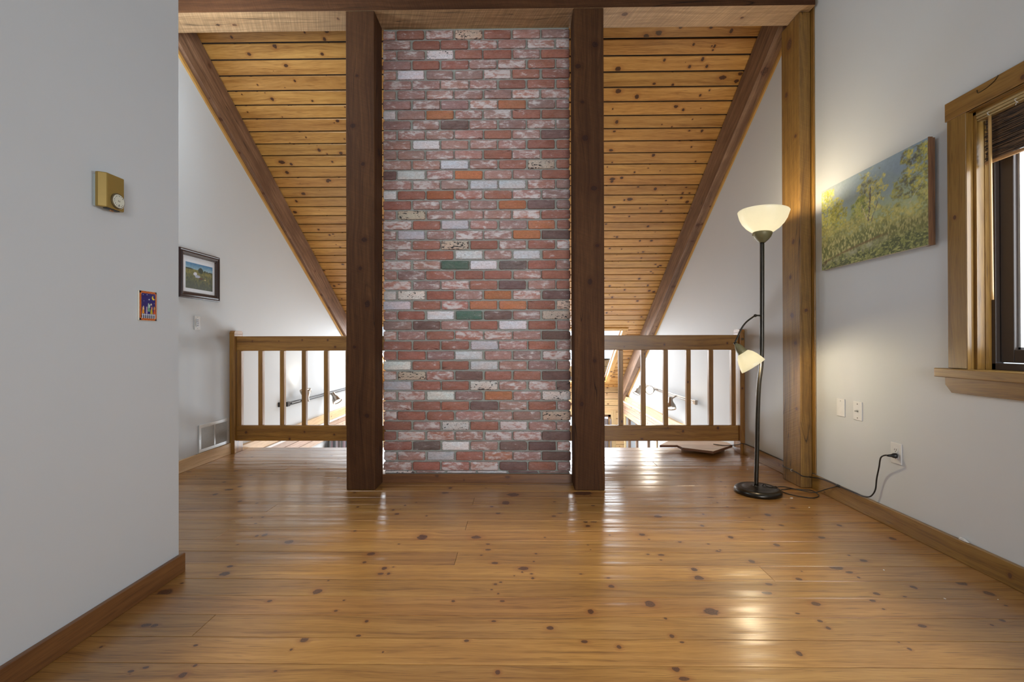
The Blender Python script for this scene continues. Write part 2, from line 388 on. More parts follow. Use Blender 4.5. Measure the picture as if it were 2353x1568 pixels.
# ------------------------------------------------------------------ floor of the loft: boards laid across the view
KN = [tuple(int(v) for v in k.split(',')) for k in "-722,2284,25 -725,2196,15 -615,2138,19 -577,2150,5 -617,2087,13 -582,2088,14 20,2141,24 59,2054,13 55,2093,7 -101,2002,11 -80,2019,8 -86,1928,8 -115,1958,6 389,1989,19 -263,1870,12 -68,1871,9 111,1696,15 225,1621,12 336,1594,15 273,1803,23 -564,1731,13 -565,1645,10 533,1653,14 544,1760,12 557,1621,7 -68,1468,15 492,1488,19 505,1445,13 -182,1622,10 -39,3177,50 434,3211,56 -85,3016,47 -506,3212,25 -512,2480,47 -227,2483,31 -159,2398,11 -154,2333,13 -183,2273,4 82,2291,10 69,2210,8 349,2393,8 354,2337,6 382,2702,19 428,2702,19 385,2639,20 466,2968,15 -733,2817,18 -549,2787,11 -125,2838,27 246,2841,16 206,2788,14 229,3038,10 -171,2943,19 -1010,2934,15 -720,2966,13 -486,3323,26 656,2524,25 827,2436,18 686,2283,13 669,2229,7 820,2787,28 -898,2561,16 136,2482,11 389,2059,5 513,1856,29 1476,2815,28 1026,2648,20 1793,2660,23 1271,3033,11 1263,3119,24 1100,2825,14 1303,2400,24 978,2327,12 1090,2219,21 1616,2232,20 791,2138,23 783,2064,26 1444,2163,27 1472,2118,17 1480,2073,12 1213,2055,17 1650,1994,20 1880,2035,35 1915,1947,28 1014,1942,18 1060,2012,13 1163,1864,21 1402,1888,12 733,1807,34 1107,1748,13 1109,1706,14 1455,1721,15 1779,1760,14 1297,1632,11 1304,1592,12 923,1566,17 502,1445,14 1947,2481,27 1588,2493,20 1113,2493,24 1680,2992,11 1334,2598,11 1587,2287,9 1693,2934,18 1893,1858,4 -1464,1925,39 -1446,1999,9 -1313,2081,26 -1332,2150,18 -835,1936,27 -996,1863,12 -700,1871,8 -704,1798,9 -1103,1588,9 -745,1625,23 -1185,1478,9 -1219,1461,9 -1035,1489,11 -1044,1446,18 -1363,2504,24 -1188,2416,30 -1330,1698,13 -826,2027,8 -2068,3175,28 -2002,3346,25 -2036,3271,31 -1816,3034,24 -1515,2759,12".split()]
KN = [(x / 1000, y / 1000, max(0.005, r / 1000 * 0.70)) for x, y, r in KN]
Y_EDGE = 1.502; PIT = 0.1346
joints = {3.04: [-0.294], 2.64: [-0.295], 2.24: [-0.30], 2.91: [-1.54], 2.50: [-1.60], 2.10: [1.1], 1.70: [-1.15], 3.45: [1.3], 3.85: [-1.9], 3.99: [1.15]}
rf = random.Random(11)
mb = MB(); y0 = Y_EDGE - 30 * PIT
while y0 < 4.59:
    y1 = min(y0 + PIT, 4.60)
    js = [-2.70]
    for k, v in joints.items():
        if y0 <= k < y1: js += v
    if y0 < 1.3 and rf.random() < 0.6: js.append(rf.uniform(-1.5, 1.5))
    js = sorted(js) + [2.075]
    for xa, xb in zip(js, js[1:]):
        L = xb - xa - 0.0012
        ks = [(x - xa, y - y0, r * rf.uniform(0.92, 1.05), 2) for x, y, r in KN if xa < x < xb and y0 <= y < y1]
        n_extra = int(L * (2.2 if y0 > 3.3 else 0.8 if y0 > 1.2 else 2.0) + rf.random())
        for _ in range(n_extra):
            kk = rf.choice((0.004, 0.006, 0.005, 0.011, 0.014 if y0 > 3.3 else 0.006))
            ks.append((rf.uniform(0.05, L - 0.05), rf.uniform(0.012, PIT - 0.012), kk, 2))
        dz = rf.uniform(-0.0004, 0.0004)
        mb.obox((xa, y0, -0.022 + dz), (1, 0, 0), (0, 1, 0), (0, 0, 1), L, y1 - y0 - 0.0022, 0.022, 0, seed=rf.randint(0, 9999), knots=ks)
    y0 += PIT
floor = mb.build('floor', [FLOORW], bevel=0.0011, seg=1, kind='structure')
mb = MB()
mb.box(-2.70, 2.075, -2.5, 4.57, -0.30, -0.024, 'x', 0); mb.box(-2.70, 2.075, 4.57, 4.60, -0.33, -0.024, 'x', 1)
mb.build('floor_structure', [DARKBOX, PALEW], kind='structure').name = 'floor_joist_deck'

# ------------------------------------------------------------------ walls
def walls(name, boxes, mat=WALLM, kind='structure'):
    bm = bmesh.new()
    for b in boxes: bm_box(bm, *b)
    return bm_obj(name, bm, mat, smooth=False, kind=kind)
XR = 2.075; XL = -2.695
WY0, WY1, WZ0, WZ1 = 0.95, 2.185, 0.90, 2.078       # window on the right
walls('wall_right', [(XR, XR + 0.2, -2.6, WY0, -2.7, 5.4), (XR, XR + 0.2, WY1, 9.5, -0.40, 5.4), (XR, XR + 0.2, WY0, WY1, -2.7, WZ0), (XR, XR + 0.2, WY0, WY1, WZ1, 5.4),
                     (XR, XR + 0.2, WY1, 7.15, -2.7, -0.40), (XR, XR + 0.2, 9.12, 9.5, -2.7, -0.40), (XR, XR + 0.2, 7.15, 9.12, -2.7, -1.9)])
walls('wall_left', [(-2.69, -1.527, -2.6, 2.09, 0.0, 5.4)])
walls('wall_left_far', [(XL - 0.2, XL, 2.0, 9.5, -2.7, 5.4)])
walls('wall_back', [(-2.695, 2.075, -2.7, -2.6, 0.0, 5.4)])
walls('ceiling_loft', [(-2.695, 2.075, -2.6, 3.45, 3.92, 4.05)])
walls('wall_beam', [(-2.695, 2.075, 3.29, 3.42, 3.62, 3.92)])
walls('floor_lower', [(-2.695, 2.275, 3.0, 9.5, -2.75, -2.65)], plain('lower_floor_oak', (0.42, 0.26, 0.13), 0.35))
# far wall: horizontal boards with a window opening low down
mb = MB(); rr = random.Random(5)
z = -2.65; FW = (0.10, 1.82, -2.1, -0.40)
while z < 0.60:
    h = 0.128
    segs = [(-2.695, 2.075)]
    if z + h > FW[2] and z < FW[3]: segs = [(-2.695, FW[0] - 0.0), (FW[1], 2.075)]
    for a, b in segs: mb.obox((a, 9.30, z), (1, 0, 0), (0, 0, 1), (0, 1, 0), b - a, h - 0.008, 0.02, 0, seed=rr.randint(0, 9999), knots=2.0, kr=0.02)
    z += h
for b in ((-2.695, FW[0], 9.325, 9.45, -2.7, 0.7), (FW[1], 2.075, 9.325, 9.45, -2.7, 0.7), (FW[0], FW[1], 9.325, 9.45, FW[3], 0.7), (FW[0], FW[1], 9.325, 9.45, -2.7, FW[2])):
    mb.box(*b, 'x', 1)
mb.build('wall_far', [PALEW, GAPM], kind='structure')

# ------------------------------------------------------------------ sloping plank ceiling over the great room
SL = 0.632; CS = 1 / math.hypot(1, SL)
ey = Vector((0, CS, -SL * CS)); en = Vector((0, -SL * CS, -CS))     # down the slope; into the room
zc = lambda y: 3.212 - SL * (y - 4.429)
SKY1 = (0.50, 1.68, 7.5766, 9.069); SKY_ADDED = (-2.45, -1.0, 7.4618, 9.069)  # the second opening is added for its light, out of sight behind the chimney
mb = MB(); rr = random.Random(77)
y = 3.903 - 0.1148 * 4; PY = 0.1148
while y < 9.32:
    spans = [(-2.66, 2.0)]
    ya, yb = y, y + PY
    for s0, s1, t0, t1 in (SKY1, SKY_ADDED):
        if yb > t0 + 0.02 and ya < t1 - 0.02:
            ns = []
            for a, b in spans:
                if s0 > a and s1 < b: ns += [(a, s0), (s1, b)]
                else: ns.append((a, b))
            spans = ns
    for a, b in spans:
        # boards run wall to wall with a butt joint hidden behind the chimney
        cuts = [a, b] if (b - a) < 3 else [a, rr.uniform(-0.5, 0.2), b]
        for c0, c1 in zip(cuts, cuts[1:]):
            o = Vector((c0, y + 0.006, zc(y + 0.006))) + en * 0.0
            mb.obox(o, (1, 0, 0), ey, -en, c1 - c0 - 0.002, PY / CS - 0.0150, 0.02, 0, seed=rr.randint(0, 99999), knots=3.2, kr=0.017)
    y += PY
# dark backing that closes the grooves
def slab(y0, y1, x0, x1, t0=0.012, t1=0.10, m=1):
    o = Vector((x0, y0, zc(y0))) - en * t0
    mb.obox(o, (1, 0, 0), ey, -en, x1 - x0, (y1 - y0) / CS, t1 - t0, m)
slab(3.3, 7.4618, -2.8, 2.2); slab(9.069, 9.6, -2.8, 2.2)
slab(7.4618, 9.069, -2.8, -2.45); slab(7.4618, 9.069, -1.0, 0.50); slab(7.4618, 9.069, 1.68, 2.2); slab(7.4618, 7.5766, 0.50, 1.68)
ceil = mb.build('ceiling', [PLANKW, GAPM], bevel=0.003, seg=1, kind='structure')
# surrounds and glass of the skylight and the added hidden one
def thin_glass():
    g = NT('window_glass'); g.t.nodes.remove(g.bs)
    tr = g.n('ShaderNodeBsdfTransparent'); gl = g.n('ShaderNodeBsdfGlossy'); gl.inputs['Roughness'].default_value = 0.02
    mx = g.n('ShaderNodeMixShader'); mx.inputs[0].default_value = 0.05; g.l(tr.outputs[0], mx.inputs[1]); g.l(gl.outputs[0], mx.inputs[2])
    g.l(mx.outputs[0], g.out.inputs[0]); return g.m
GLASS = thin_glass()
for nm, (s0, s1, t0, t1) in (('window_2', SKY1), ('added_skylight', SKY_ADDED)):
    w = empty(nm, ((s0 + s1) / 2, (t0 + t1) / 2, zc((t0 + t1) / 2)), None, None); w['kind'] = 'structure'
    mb = MB()
    L = (t1 - t0) / CS
    for xx in (s0 - 0.012, s1 - 0.008):
        mb.obox(Vector((xx, t0, zc(t0))) + en * 0.016, ey, (1, 0, 0), -en, L, 0.02, 0.14, 0, seed=3)
    for xx in (s0 - 0.075, s1 + 0.012):
        mb.obox(Vector((xx, t0 - 0.05, zc(t0 - 0.05))) + en * 0.014, ey, (1, 0, 0), -en, L + 0.11, 0.063, 0.013, 0, seed=4, knots=2)
    for yy in (t0 - 0.055, t1 - 0.003):
        mb.obox(Vector((s0 - 0.075, yy, zc(yy))) + en * 0.015, (1, 0, 0), ey, -en, s1 - s0 + 0.15, 0.065, 0.014, 0, seed=5, knots=2)
    mb.build('skylight_casing', [YELLOWW], w)
    bm = bmesh.new()
    for xx in (s0 + 0.008, s1 - 0.026):
        extrude_poly(bm, [Vector((xx, t0, zc(t0))) - en * 0.06, Vector((xx + 0.018, t0, zc(t0))) - en * 0.06, Vector((xx + 0.018, t1, zc(t1))) - en * 0.06, Vector((xx, t1, zc(t1))) - en * 0.06], -en * 0.02)
    bm_obj('sash', fixn(bm), plain('dark_sash', (0.30, 0.19, 0.15), 0.4), w, smooth=False)
    bm = bmesh.new()
    extrude_poly(bm, [Vector((s0, t0, zc(t0))) - en * 0.085, Vector((s1, t0, zc(t0))) - en * 0.085, Vector((s1, t1, zc(t1))) - en * 0.085, Vector((s0, t1, zc(t1))) - en * 0.085], -en * 0.005)
    bm_obj('pane', fixn(bm), GLASS, w, smooth=False)

# ------------------------------------------------------------------ rafters along both side walls
def rafter(x0, x1, name_label, seed):
    ys, ye = 3.46, 9.10
    zb = lambda y: 3.333 - SL * (y - 3.69)
    dep = (zc(ys) - zb(ys)) * CS - 0.012
    m_ = MB()
    m_.obox(Vector((x0, ys, zb(ys))), ey, (1, 0, 0), -en, (ye - ys) / CS, x1 - x0, dep, 0, seed=seed, knots=2.2, kr=0.02)
    o = m_.build('rafter', [RAFTW], bevel=0.006, seg=2)
    tag(o, name_label, 'beam', 'sloping rafters under the plank ceiling')
    return o
rafter(-2.680, -2.640, 'rough brown sloping rafter against the far left wall', 21).name = 'rafter'
rafter(1.971, 2.062, 'rough brown sloping rafter against the far right wall', 33)
for x0, x1, n in ((-2.694, -2.678, 1), (2.060, 2.074, 2)):
    mb = MB(); ys, ye = 3.46, 9.08; zb = lambda y: 3.333 - SL * (y - 3.69) - 0.032
    mb.obox(Vector((x0, ys, zb(ys))), ey, (1, 0, 0), -en, (ye - ys) / CS, x1 - x0, 0.06, 0, seed=n)
    mb.build('trim_%d' % n, [YELLOWW], kind='structure')

# ------------------------------------------------------------------ timber frame
def post(x0, x1, y0, y1, z1, label, seed, mats=POSTW, kn=None):
    m_ = MB(); m_.box(x0, x1, y0, y1, 0, z1, 'z', 0, seed=seed, knots=kn if kn is not None else 2.0, kr=0.022, rnd=(0.1 * seed, 0.6, 0.5))
    o = m_.build('timber_post', [mats], bevel=0.006, seg=2)
    return tag(o, label, 'post', 'floor to beam timber posts')
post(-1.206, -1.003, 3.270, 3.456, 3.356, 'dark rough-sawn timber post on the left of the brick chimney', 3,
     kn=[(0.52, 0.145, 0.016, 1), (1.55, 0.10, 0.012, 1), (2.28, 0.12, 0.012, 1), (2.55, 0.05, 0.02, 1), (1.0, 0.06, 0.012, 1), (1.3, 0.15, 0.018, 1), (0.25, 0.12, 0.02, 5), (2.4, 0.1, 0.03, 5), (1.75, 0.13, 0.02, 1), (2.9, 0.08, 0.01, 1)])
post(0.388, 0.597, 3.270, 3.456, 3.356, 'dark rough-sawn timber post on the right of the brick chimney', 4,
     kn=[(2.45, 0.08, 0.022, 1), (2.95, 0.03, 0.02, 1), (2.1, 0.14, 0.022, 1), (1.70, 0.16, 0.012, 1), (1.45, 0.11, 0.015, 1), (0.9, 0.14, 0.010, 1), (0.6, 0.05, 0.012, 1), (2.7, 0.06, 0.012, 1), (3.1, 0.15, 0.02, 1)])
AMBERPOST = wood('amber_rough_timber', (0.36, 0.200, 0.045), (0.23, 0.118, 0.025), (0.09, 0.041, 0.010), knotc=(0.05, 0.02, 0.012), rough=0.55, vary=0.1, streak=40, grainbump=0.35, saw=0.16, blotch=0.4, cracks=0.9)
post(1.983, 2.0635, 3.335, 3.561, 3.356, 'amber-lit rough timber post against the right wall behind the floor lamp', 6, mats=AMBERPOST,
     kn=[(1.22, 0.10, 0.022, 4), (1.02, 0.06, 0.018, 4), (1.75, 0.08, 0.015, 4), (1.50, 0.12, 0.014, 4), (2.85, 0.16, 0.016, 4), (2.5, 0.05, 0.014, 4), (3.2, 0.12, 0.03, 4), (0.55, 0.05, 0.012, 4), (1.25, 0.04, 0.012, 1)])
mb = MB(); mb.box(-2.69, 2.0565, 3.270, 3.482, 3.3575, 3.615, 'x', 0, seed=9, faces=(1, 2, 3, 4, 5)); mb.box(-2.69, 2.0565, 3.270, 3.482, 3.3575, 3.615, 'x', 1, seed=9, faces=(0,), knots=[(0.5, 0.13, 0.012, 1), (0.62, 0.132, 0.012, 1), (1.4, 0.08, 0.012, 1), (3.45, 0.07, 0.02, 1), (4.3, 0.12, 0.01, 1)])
o = mb.build('timber_beam', [POSTW, LITBEAMW]); tag(o, 'long horizontal timber beam resting across the posts at the top', 'beam')
mb = MB(); mb.box(2.0655, 2.0745, 3.306, 3.40, 0.105, 3.9, 'z', 0, seed=14, knots=1.0, kr=0.008)
mb.build('trim_3', [TRIMW], bevel=0.002, kind='structure')

# ------------------------------------------------------------------ brick chimney
ROWS = """CRCKRPM PRRXPCC PMSRRPR MRRPCRP PWMMCRR PPPPRRR PPPPMCP MPMCOMM WMOPPRR MPDPMPM PPPPRPD PWPPPRR PMPPRPR PPBPRKR DBPOPMR PCMBBXM
WRUXRPM RPMMODM PKPPPCR CRBPMOR PBPPPOD PRKRPRC MPRWPBR CPGWHRP PMRRRPR CMCRDPR WSRPOCD BRXOORK PRWGDMK MDPRWRM CPRXCPD RRRBPRM RRMWPMC WRRBPMM
CKXDRRD BRRSPCD CCWMOPS PRRDPRM CRRPPMK RPSRCPM RCAPCCD RHWPDDC CPBRAPD PRXCDRM""".split()
PALB = {'R': (0.335, 0.135, 0.092), 'P': (0.370, 0.200, 0.168), 'M': (0.310, 0.185, 0.165), 'W': (0.72, 0.76, 0.79), 'B': (0.58, 0.61, 0.67), 'D': (0.165, 0.098, 0.088),
        'O': (0.47, 0.185, 0.085), 'G': (0.060, 0.145, 0.105), 'S': (0.74, 0.72, 0.71), 'K': (0.62, 0.53, 0.43), 'C': (0.46, 0.24, 0.19), 'X': (0.42, 0.17, 0.125),
        'H': (0.13, 0.095, 0.085), 'U': (0.38, 0.13, 0.06), 'A': (0.45, 0.17, 0.09)}
WASH = {'R': .22, 'P': .50, 'M': .42, 'W': .0, 'B': .15, 'D': .16, 'O': .12, 'G': .22, 'S': .0, 'K': .10, 'C': .72, 'X': .58, 'H': .25, 'U': .15, 'A': .62}
SPK = {'S': .85, 'K': 1.0, 'G': .3, 'W': .12, 'H': .2}
def brick_material():
    g = NT('reclaimed_brick')
    base = g.attr('bcol').outputs['Color']; par = g.sep(g.attr('bpar').outputs['Vector'])   # wash, speck, seed
    pos = g.n('ShaderNodeNewGeometry').outputs['Position']
    px, py, pz = g.sep(pos)
    vec = g.comb(g.math('MULTIPLY', px, 0.62), g.math('MULTIPLY', par[2], 17.0), g.math('MULTIPLY', pz, 1.6))
    n1 = g.noise(vec, 22, 5, 0.62, 0.4); n2 = g.noise(vec, 75, 4, 0.6); n3 = g.noise(vec, 11, 3, 0.5); n4 = g.noise(vec, 220, 2, 0.5)
    c = g.mix(g.ramp(n3, [(0.35, 0.0), (0.7, 0.55)]), base, g.mix(1.0, base, (1.25, 0.92, 0.80), 'MULTIPLY'))
    c = g.mix(g.ramp(n2, [(0.40, 0.45), (0.62, 0.0)]), c, g.mix(1.0, c, (0.60, 0.52, 0.50), 'MULTIPLY'))
    c = g.mix(g.ramp(n4, [(0.32, 0.6), (0.42, 0.0)]), c, g.mix(1.0, c, (0.35, 0.30, 0.30), 'MULTIPLY'))
    # whitewash patches, sharper where there is more of them
    t = g.math('ADD', g.math('MULTIPLY', n1, 0.72), g.math('MULTIPLY', n2, 0.28))
    lo = g.math('SUBTRACT', 0.665, g.math('MULTIPLY', par[0], 0.30))
    w = g.math('MULTIPLY', g.math('SUBTRACT', t, lo), 9.0, clamp=True)
    w = g.math('MULTIPLY', w, g.math('ADD', 0.42, g.math('MULTIPLY', n3, 0.65)), clamp=True)
    gate = g.math('MULTIPLY', par[0], 40.0, clamp=True)
    c = g.mix(g.math('MULTIPLY', w, gate), c, (0.72, 0.70, 0.70))
    haze = g.math('MULTIPLY', g.math('MULTIPLY', g.ramp(n1, [(0.3, 0.0), (0.75, 1.0)]), par[0]), 0.85, clamp=True)
    c = g.mix(haze, c, (0.62, 0.53, 0.53))
    sp = g.math('MULTIPLY', g.math('SUBTRACT', g.math('ADD', g.math('MULTIPLY', n2, 0.6), g.math('MULTIPLY', n1, 0.4)), g.math('SUBTRACT', 0.66, g.math('MULTIPLY', par[1], 0.12))), 40.0, clamp=True)
    c = g.mix(g.math('MULTIPLY', sp, g.math('MULTIPLY', par[1], 8.0, clamp=True)), c, (0.022, 0.022, 0.024))
    # chipped red edges on painted bricks
    u, v, _ = g.sep(g.uv('face'))
    edge = g.math('MAXIMUM', g.math('ABSOLUTE', u), g.math('ABSOLUTE', v))
    em = g.math('MULTIPLY', g.math('SUBTRACT', g.math('ADD', edge, g.math('MULTIPLY', g.math('SUBTRACT', n2, 0.5), 0.45)), 0.93), 14.0, clamp=True)
    c = g.mix(g.math('MULTIPLY', em, 0.65), c, (0.165, 0.072, 0.052))
    g.p(Base_Color=c, Roughness=0.78)
    g.bump(g.math('ADD', n2, g.math('MULTIPLY', n4, 0.6)), 0.45, 0.004)
    return g.m
def mortar_material():
    g = NT('grey_green_mortar'); pos = g.n('ShaderNodeNewGeometry').outputs['Position']
    n = g.noise(pos, 60, 5, 0.65); n2 = g.noise(pos, 260, 2)
    g.p(Base_Color=g.mix(n, (0.27, 0.29, 0.255), (0.43, 0.445, 0.405)), Roughness=0.9)
    g.bump(g.math('ADD', n, n2), 0.5, 0.004); return g.m
def chimney():
    R = random.Random(42)
    V = []; F = []; MI = []; C = []; P = []; UVF = []
    x0w, x1w = -1.0005, 0.3825; YB = 3.462; zt = 3.3087
    pitch = (3.3087 - 0.1169) / 43
    jt = 0.0115
    def brick(xa, xb, za, zb, code, sd):
        col = PALB[code]; f = R.uniform(0.86, 1.14); col = tuple(min(1, c * f * R.uniform(0.96, 1.04)) for c in col)
        par = (max(0, WASH[code] + R.uniform(-0.08, 0.10)) if WASH[code] > 0 else 0.0, SPK.get(code, 0.0), sd)
        w = xb - xa; h = zb - za; r = R.uniform(0.006, 0.013); yo = R.uniform(-0.0025, 0.0025)
        cx, cz = (xa + xb) / 2, (za + zb) / 2; hx, hz = w / 2, h / 2; tilt = R.uniform(-0.010, 0.010)
        pts = []
        for (sx, sz, a0) in ((1, 1, 0), (-1, 1, 90), (-1, -1, 180), (1, -1, 270)):
            rc = r * R.uniform(0.6, 1.5)
            for k in range(5):
                a = math.radians(a0 + k * 22.5)
                pts.append((sx * (hx - rc) + rc * math.cos(a), sz * (hz - rc) + rc * math.sin(a)))
            # points along the next side for a worn edge
            nxt = {(1, 1): (-1, 1), (-1, 1): (-1, -1), (-1, -1): (1, -1), (1, -1): (1, 1)}[(sx, sz)]
            m = 6 if sx != nxt[0] else 2
            ax_, az_ = pts[-1]; bx_, bz_ = (nxt[0] * (hx - (r if sx != nxt[0] else 0)), nxt[1] * (hz - (r if sx == nxt[0] else 0)))
            for k in range(1, m + 1):
                t = k / (m + 1); pts.append((ax_ + (bx_ - ax_) * t, az_ + (bz_ - az_) * t))
        pts = [(x + R.uniform(-0.0011, 0.0011), z + R.uniform(-0.0011, 0.0011)) for x, z in pts]
        n = len(pts); b = len(V)
        rings = [(1.0, 1.0, 0.030), (1.0, 1.0, 0.0045), (0.0, 0.0, 0.0)]
        for ri in range(4):
            for x, z in pts:
                if ri == 0: q = (x, z, 0.028)
                elif ri == 1: q = (x, z, 0.0042)
                elif ri == 2: q = (x * (1 - 0.0016 / hx * 1.0), z * (1 - 0.0016 / hz), 0.0014)
                else: q = (x * (1 - 0.0048 / hx), z * (1 - 0.0048 / hz), 0.0)
                zz = q[1] + q[0] * tilt
                V.append((cx + q[0], YB + yo + q[2], cz + zz))
        V.append((cx, YB + yo - 0.0006, cz)); cen = len(V) - 1
        loc = lambda i: ((V[i][0] - cx) / hx, (V[i][2] - cz) / hz)
        for ri in range(3):
            for i in range(n):
                j = (i + 1) % n
                f4 = (b + ri * n + i, b + (ri + 1) * n + i, b + (ri + 1) * n + j, b + ri * n + j)
                F.append(f4); MI.append(0); C.extend([col] * 4); P.extend([par] * 4); UVF.extend([loc(k) for k in f4])
        for i in range(n):
            j = (i + 1) % n; f3 = (b + 3 * n + i, cen, b + 3 * n + j)
            F.append(f3); MI.append(0); C.extend([col] * 3); P.extend([par] * 3); UVF.extend([loc(k) for k in f3])
    for ri, codes in enumerate(ROWS):
        zc_ = zt - ri * pitch; za = zc_ - pitch / 2 + 0.006; zb = zc_ + pitch / 2 - 0.0055
        if ri % 2 == 0: xs = [x0w + R.uniform(0, .004), x0w + 0.101]; xs += [xs[1] + k * (x1w - xs[1]) / 6 for k in range(1, 7)]
        else: last = x1w - 0.105; xs = [x0w + (last - x0w) / 6 * k for k in range(7)] + [x1w - R.uniform(0, .004)]
        for k, code in enumerate(codes[:7]):
            if k >= len(xs) - 1: break
            ja = R.uniform(-0.004, 0.004) if 0 < k else 0
            jb = R.uniform(-0.004, 0.004) if k < 6 else 0
            brick(xs[k] + (jt / 2 if k else 0) + ja, xs[k + 1] - (jt / 2 if k < 6 else 0) + jb, za + R.uniform(-.001, .001), zb + R.uniform(-.001, .001), code, R.random())
    # thin sliver course just above the base board
    for k in range(6):
        brick(x0w + k * 0.228 + 0.01, x0w + (k + 1) * 0.228, 0.066, 0.080, 'SMCWDM'[k], R.random())
    # mortar bed and chimney body, ragged at both ends
    b = len(V); ny = 180; yb = YB + 0.0125
    zs = [0.02 + (3.357 - 0.02) * i / ny for i in range(ny + 1)]
    for z in zs:
        ph = ((zt - z) / pitch + 0.5) % 1.0
        mort = 1.0 if (ph < 0.12 or ph > 0.88) else 0.0
        xl = x0w + 0.001 + mort * R.uniform(0.004, 0.016) + (1 - mort) * 0.003; xr = x1w - 0.001 - mort * R.uniform(0.004, 0.016) - (1 - mort) * 0.003
        V.extend([(xl, yb, z), (xr, yb, z), (xl + 0.002, yb + 0.05, z), (xr - 0.002, yb + 0.05, z)])
    for i in range(ny):
        a = b + 4 * i; n_ = a + 4
        for f4 in ((a, a + 1, n_ + 1, n_), (a + 2, a, n_, n_ + 2), (a + 1, a + 3, n_ + 3, n_ + 1)):
            F.append(f4); MI.append(1); C.extend([(.3, .3, .3)] * 4); P.extend([(0, 0, 0)] * 4); UVF.extend([(0, 0)] * 4)
    me = bpy.data.meshes.new('brick_chimney'); me.from_pydata(V, [], F)
    me.materials.append(brick_material()); me.materials.append(mortar_material())
    me.polygons.foreach_set('material_index', np.array(MI, dtype=np.int32))
    a = me.attributes.new('bcol', 'FLOAT_COLOR', 'CORNER'); a.data.foreach_set('color', np.array([c for q in C for c in (*q, 1.0)], dtype=np.float32))
    a = me.attributes.new('bpar', 'FLOAT_VECTOR', 'CORNER'); a.data.foreach_set('vector', np.array([c for q in P for c in q], dtype=np.float32))
    u = me.uv_layers.new(name='face'); u.data.foreach_set('uv', np.array([c for q in UVF for c in q], dtype=np.float32))
    me.polygons.foreach_set('use_smooth', np.array([m == 0 for m in MI], dtype=bool))
    me.update()
    root = empty('brick_chimney', (-0.306, 3.45, 0.0), 'tall reclaimed red brick chimney breast between two dark posts', 'chimney')
    link('brickwork', me, root)
    bm = bmesh.new(); bm_box(bm, -0.990, 0.372, 3.50, 4.15, -2.6, 5.0)
    bm_obj('chimney_core', bm, mortar_material(), root, smooth=False)
    return root
chimney()
mb = MB(); mb.box(-1.0025, 0.3875, 3.440, 3.4605, 0.0, 0.064, 'X', 0, seed=8, knots=[(0.40, 0.055, 0.016, 1), (0.92, 0.045, 0.010, 1), (0.60, 0.02, 0.006, 1)])
mb.build('baseboard_chimney', [BASEW], bevel=0.002, kind='structure')

# ------------------------------------------------------------------ baseboards and wall trims
mb = MB(); mb.box(-1.5265, -1.508, -2.59, 2.108, 0.0, 0.083, 'Y', 0, seed=3); mb.build('baseboard_left', [BASEW], bevel=0.003, kind='structure')
mb = MB(); mb.box(-2.6945, -2.675, 2.095, 4.335, 0.0, 0.101, 'Y', 0, seed=6, knots=1.6, kr=0.012); mb.build('baseboard_left_far', [PALEW], bevel=0.003, kind='structure')
mb = MB(); mb.box(2.055, 2.0745, -2.59, 3.330, 0.0, 0.101, 'Y', 0, seed=7, knots=2.2, kr=0.013); mb.build('baseboard_right', [TRIMW], bevel=0.003, kind='structure')
mb = MB(); mb.box(2.052, 2.0745, 3.565, 4.33, 0.0, 0.098, 'Y', 0, seed=12, knots=2.2, kr=0.010); mb.build('baseboard_right_far', [TRIMW], bevel=0.003, kind='structure')
for n, (xa, xb, sgn, zt_) in enumerate(((-2.694, -2.655, 1, 0.045), (2.035, 2.074, -1, -0.005))):
    mb = MB(); mb.box(xa, xb, 4.48, 9.28, zt_ - 0.105, zt_, 'Y', 0, seed=31 + n, knots=1.0)
    mb.build('trim_%d' % (4 + n), [PALEW], bevel=0.003, kind='structure')
    bm = bmesh.new(); bm_box(bm, (xa if sgn > 0 else 2.020), (-2.640 if sgn > 0 else xb), 4.62, 9.28, zt_ - 0.128, zt_ - 0.107)
    bm_obj('trim_%d' % (6 + n), bm, plain('white_ledge%d' % n, (0.78, 0.77, 0.77), 0.5), smooth=False, kind='structure')
    mb = MB()
    for k in range(3):
        z0 = zt_ - 0.13 - 0.078 * (k + 1)
        if sgn > 0: mb.box(-2.6945, -2.676, 4.62, 9.28, z0, z0 + 0.074, 'Y', 0, seed=50 + k, knots=2.5, kr=0.012)
        else: mb.box(2.056, 2.0745, 4.62, 9.28, z0, z0 + 0.074, 'Y', 0, seed=60 + k, knots=2.5, kr=0.012)
    mb.build('trim_%d' % (8 + n), [PANELW], bevel=0.002, kind='structure')
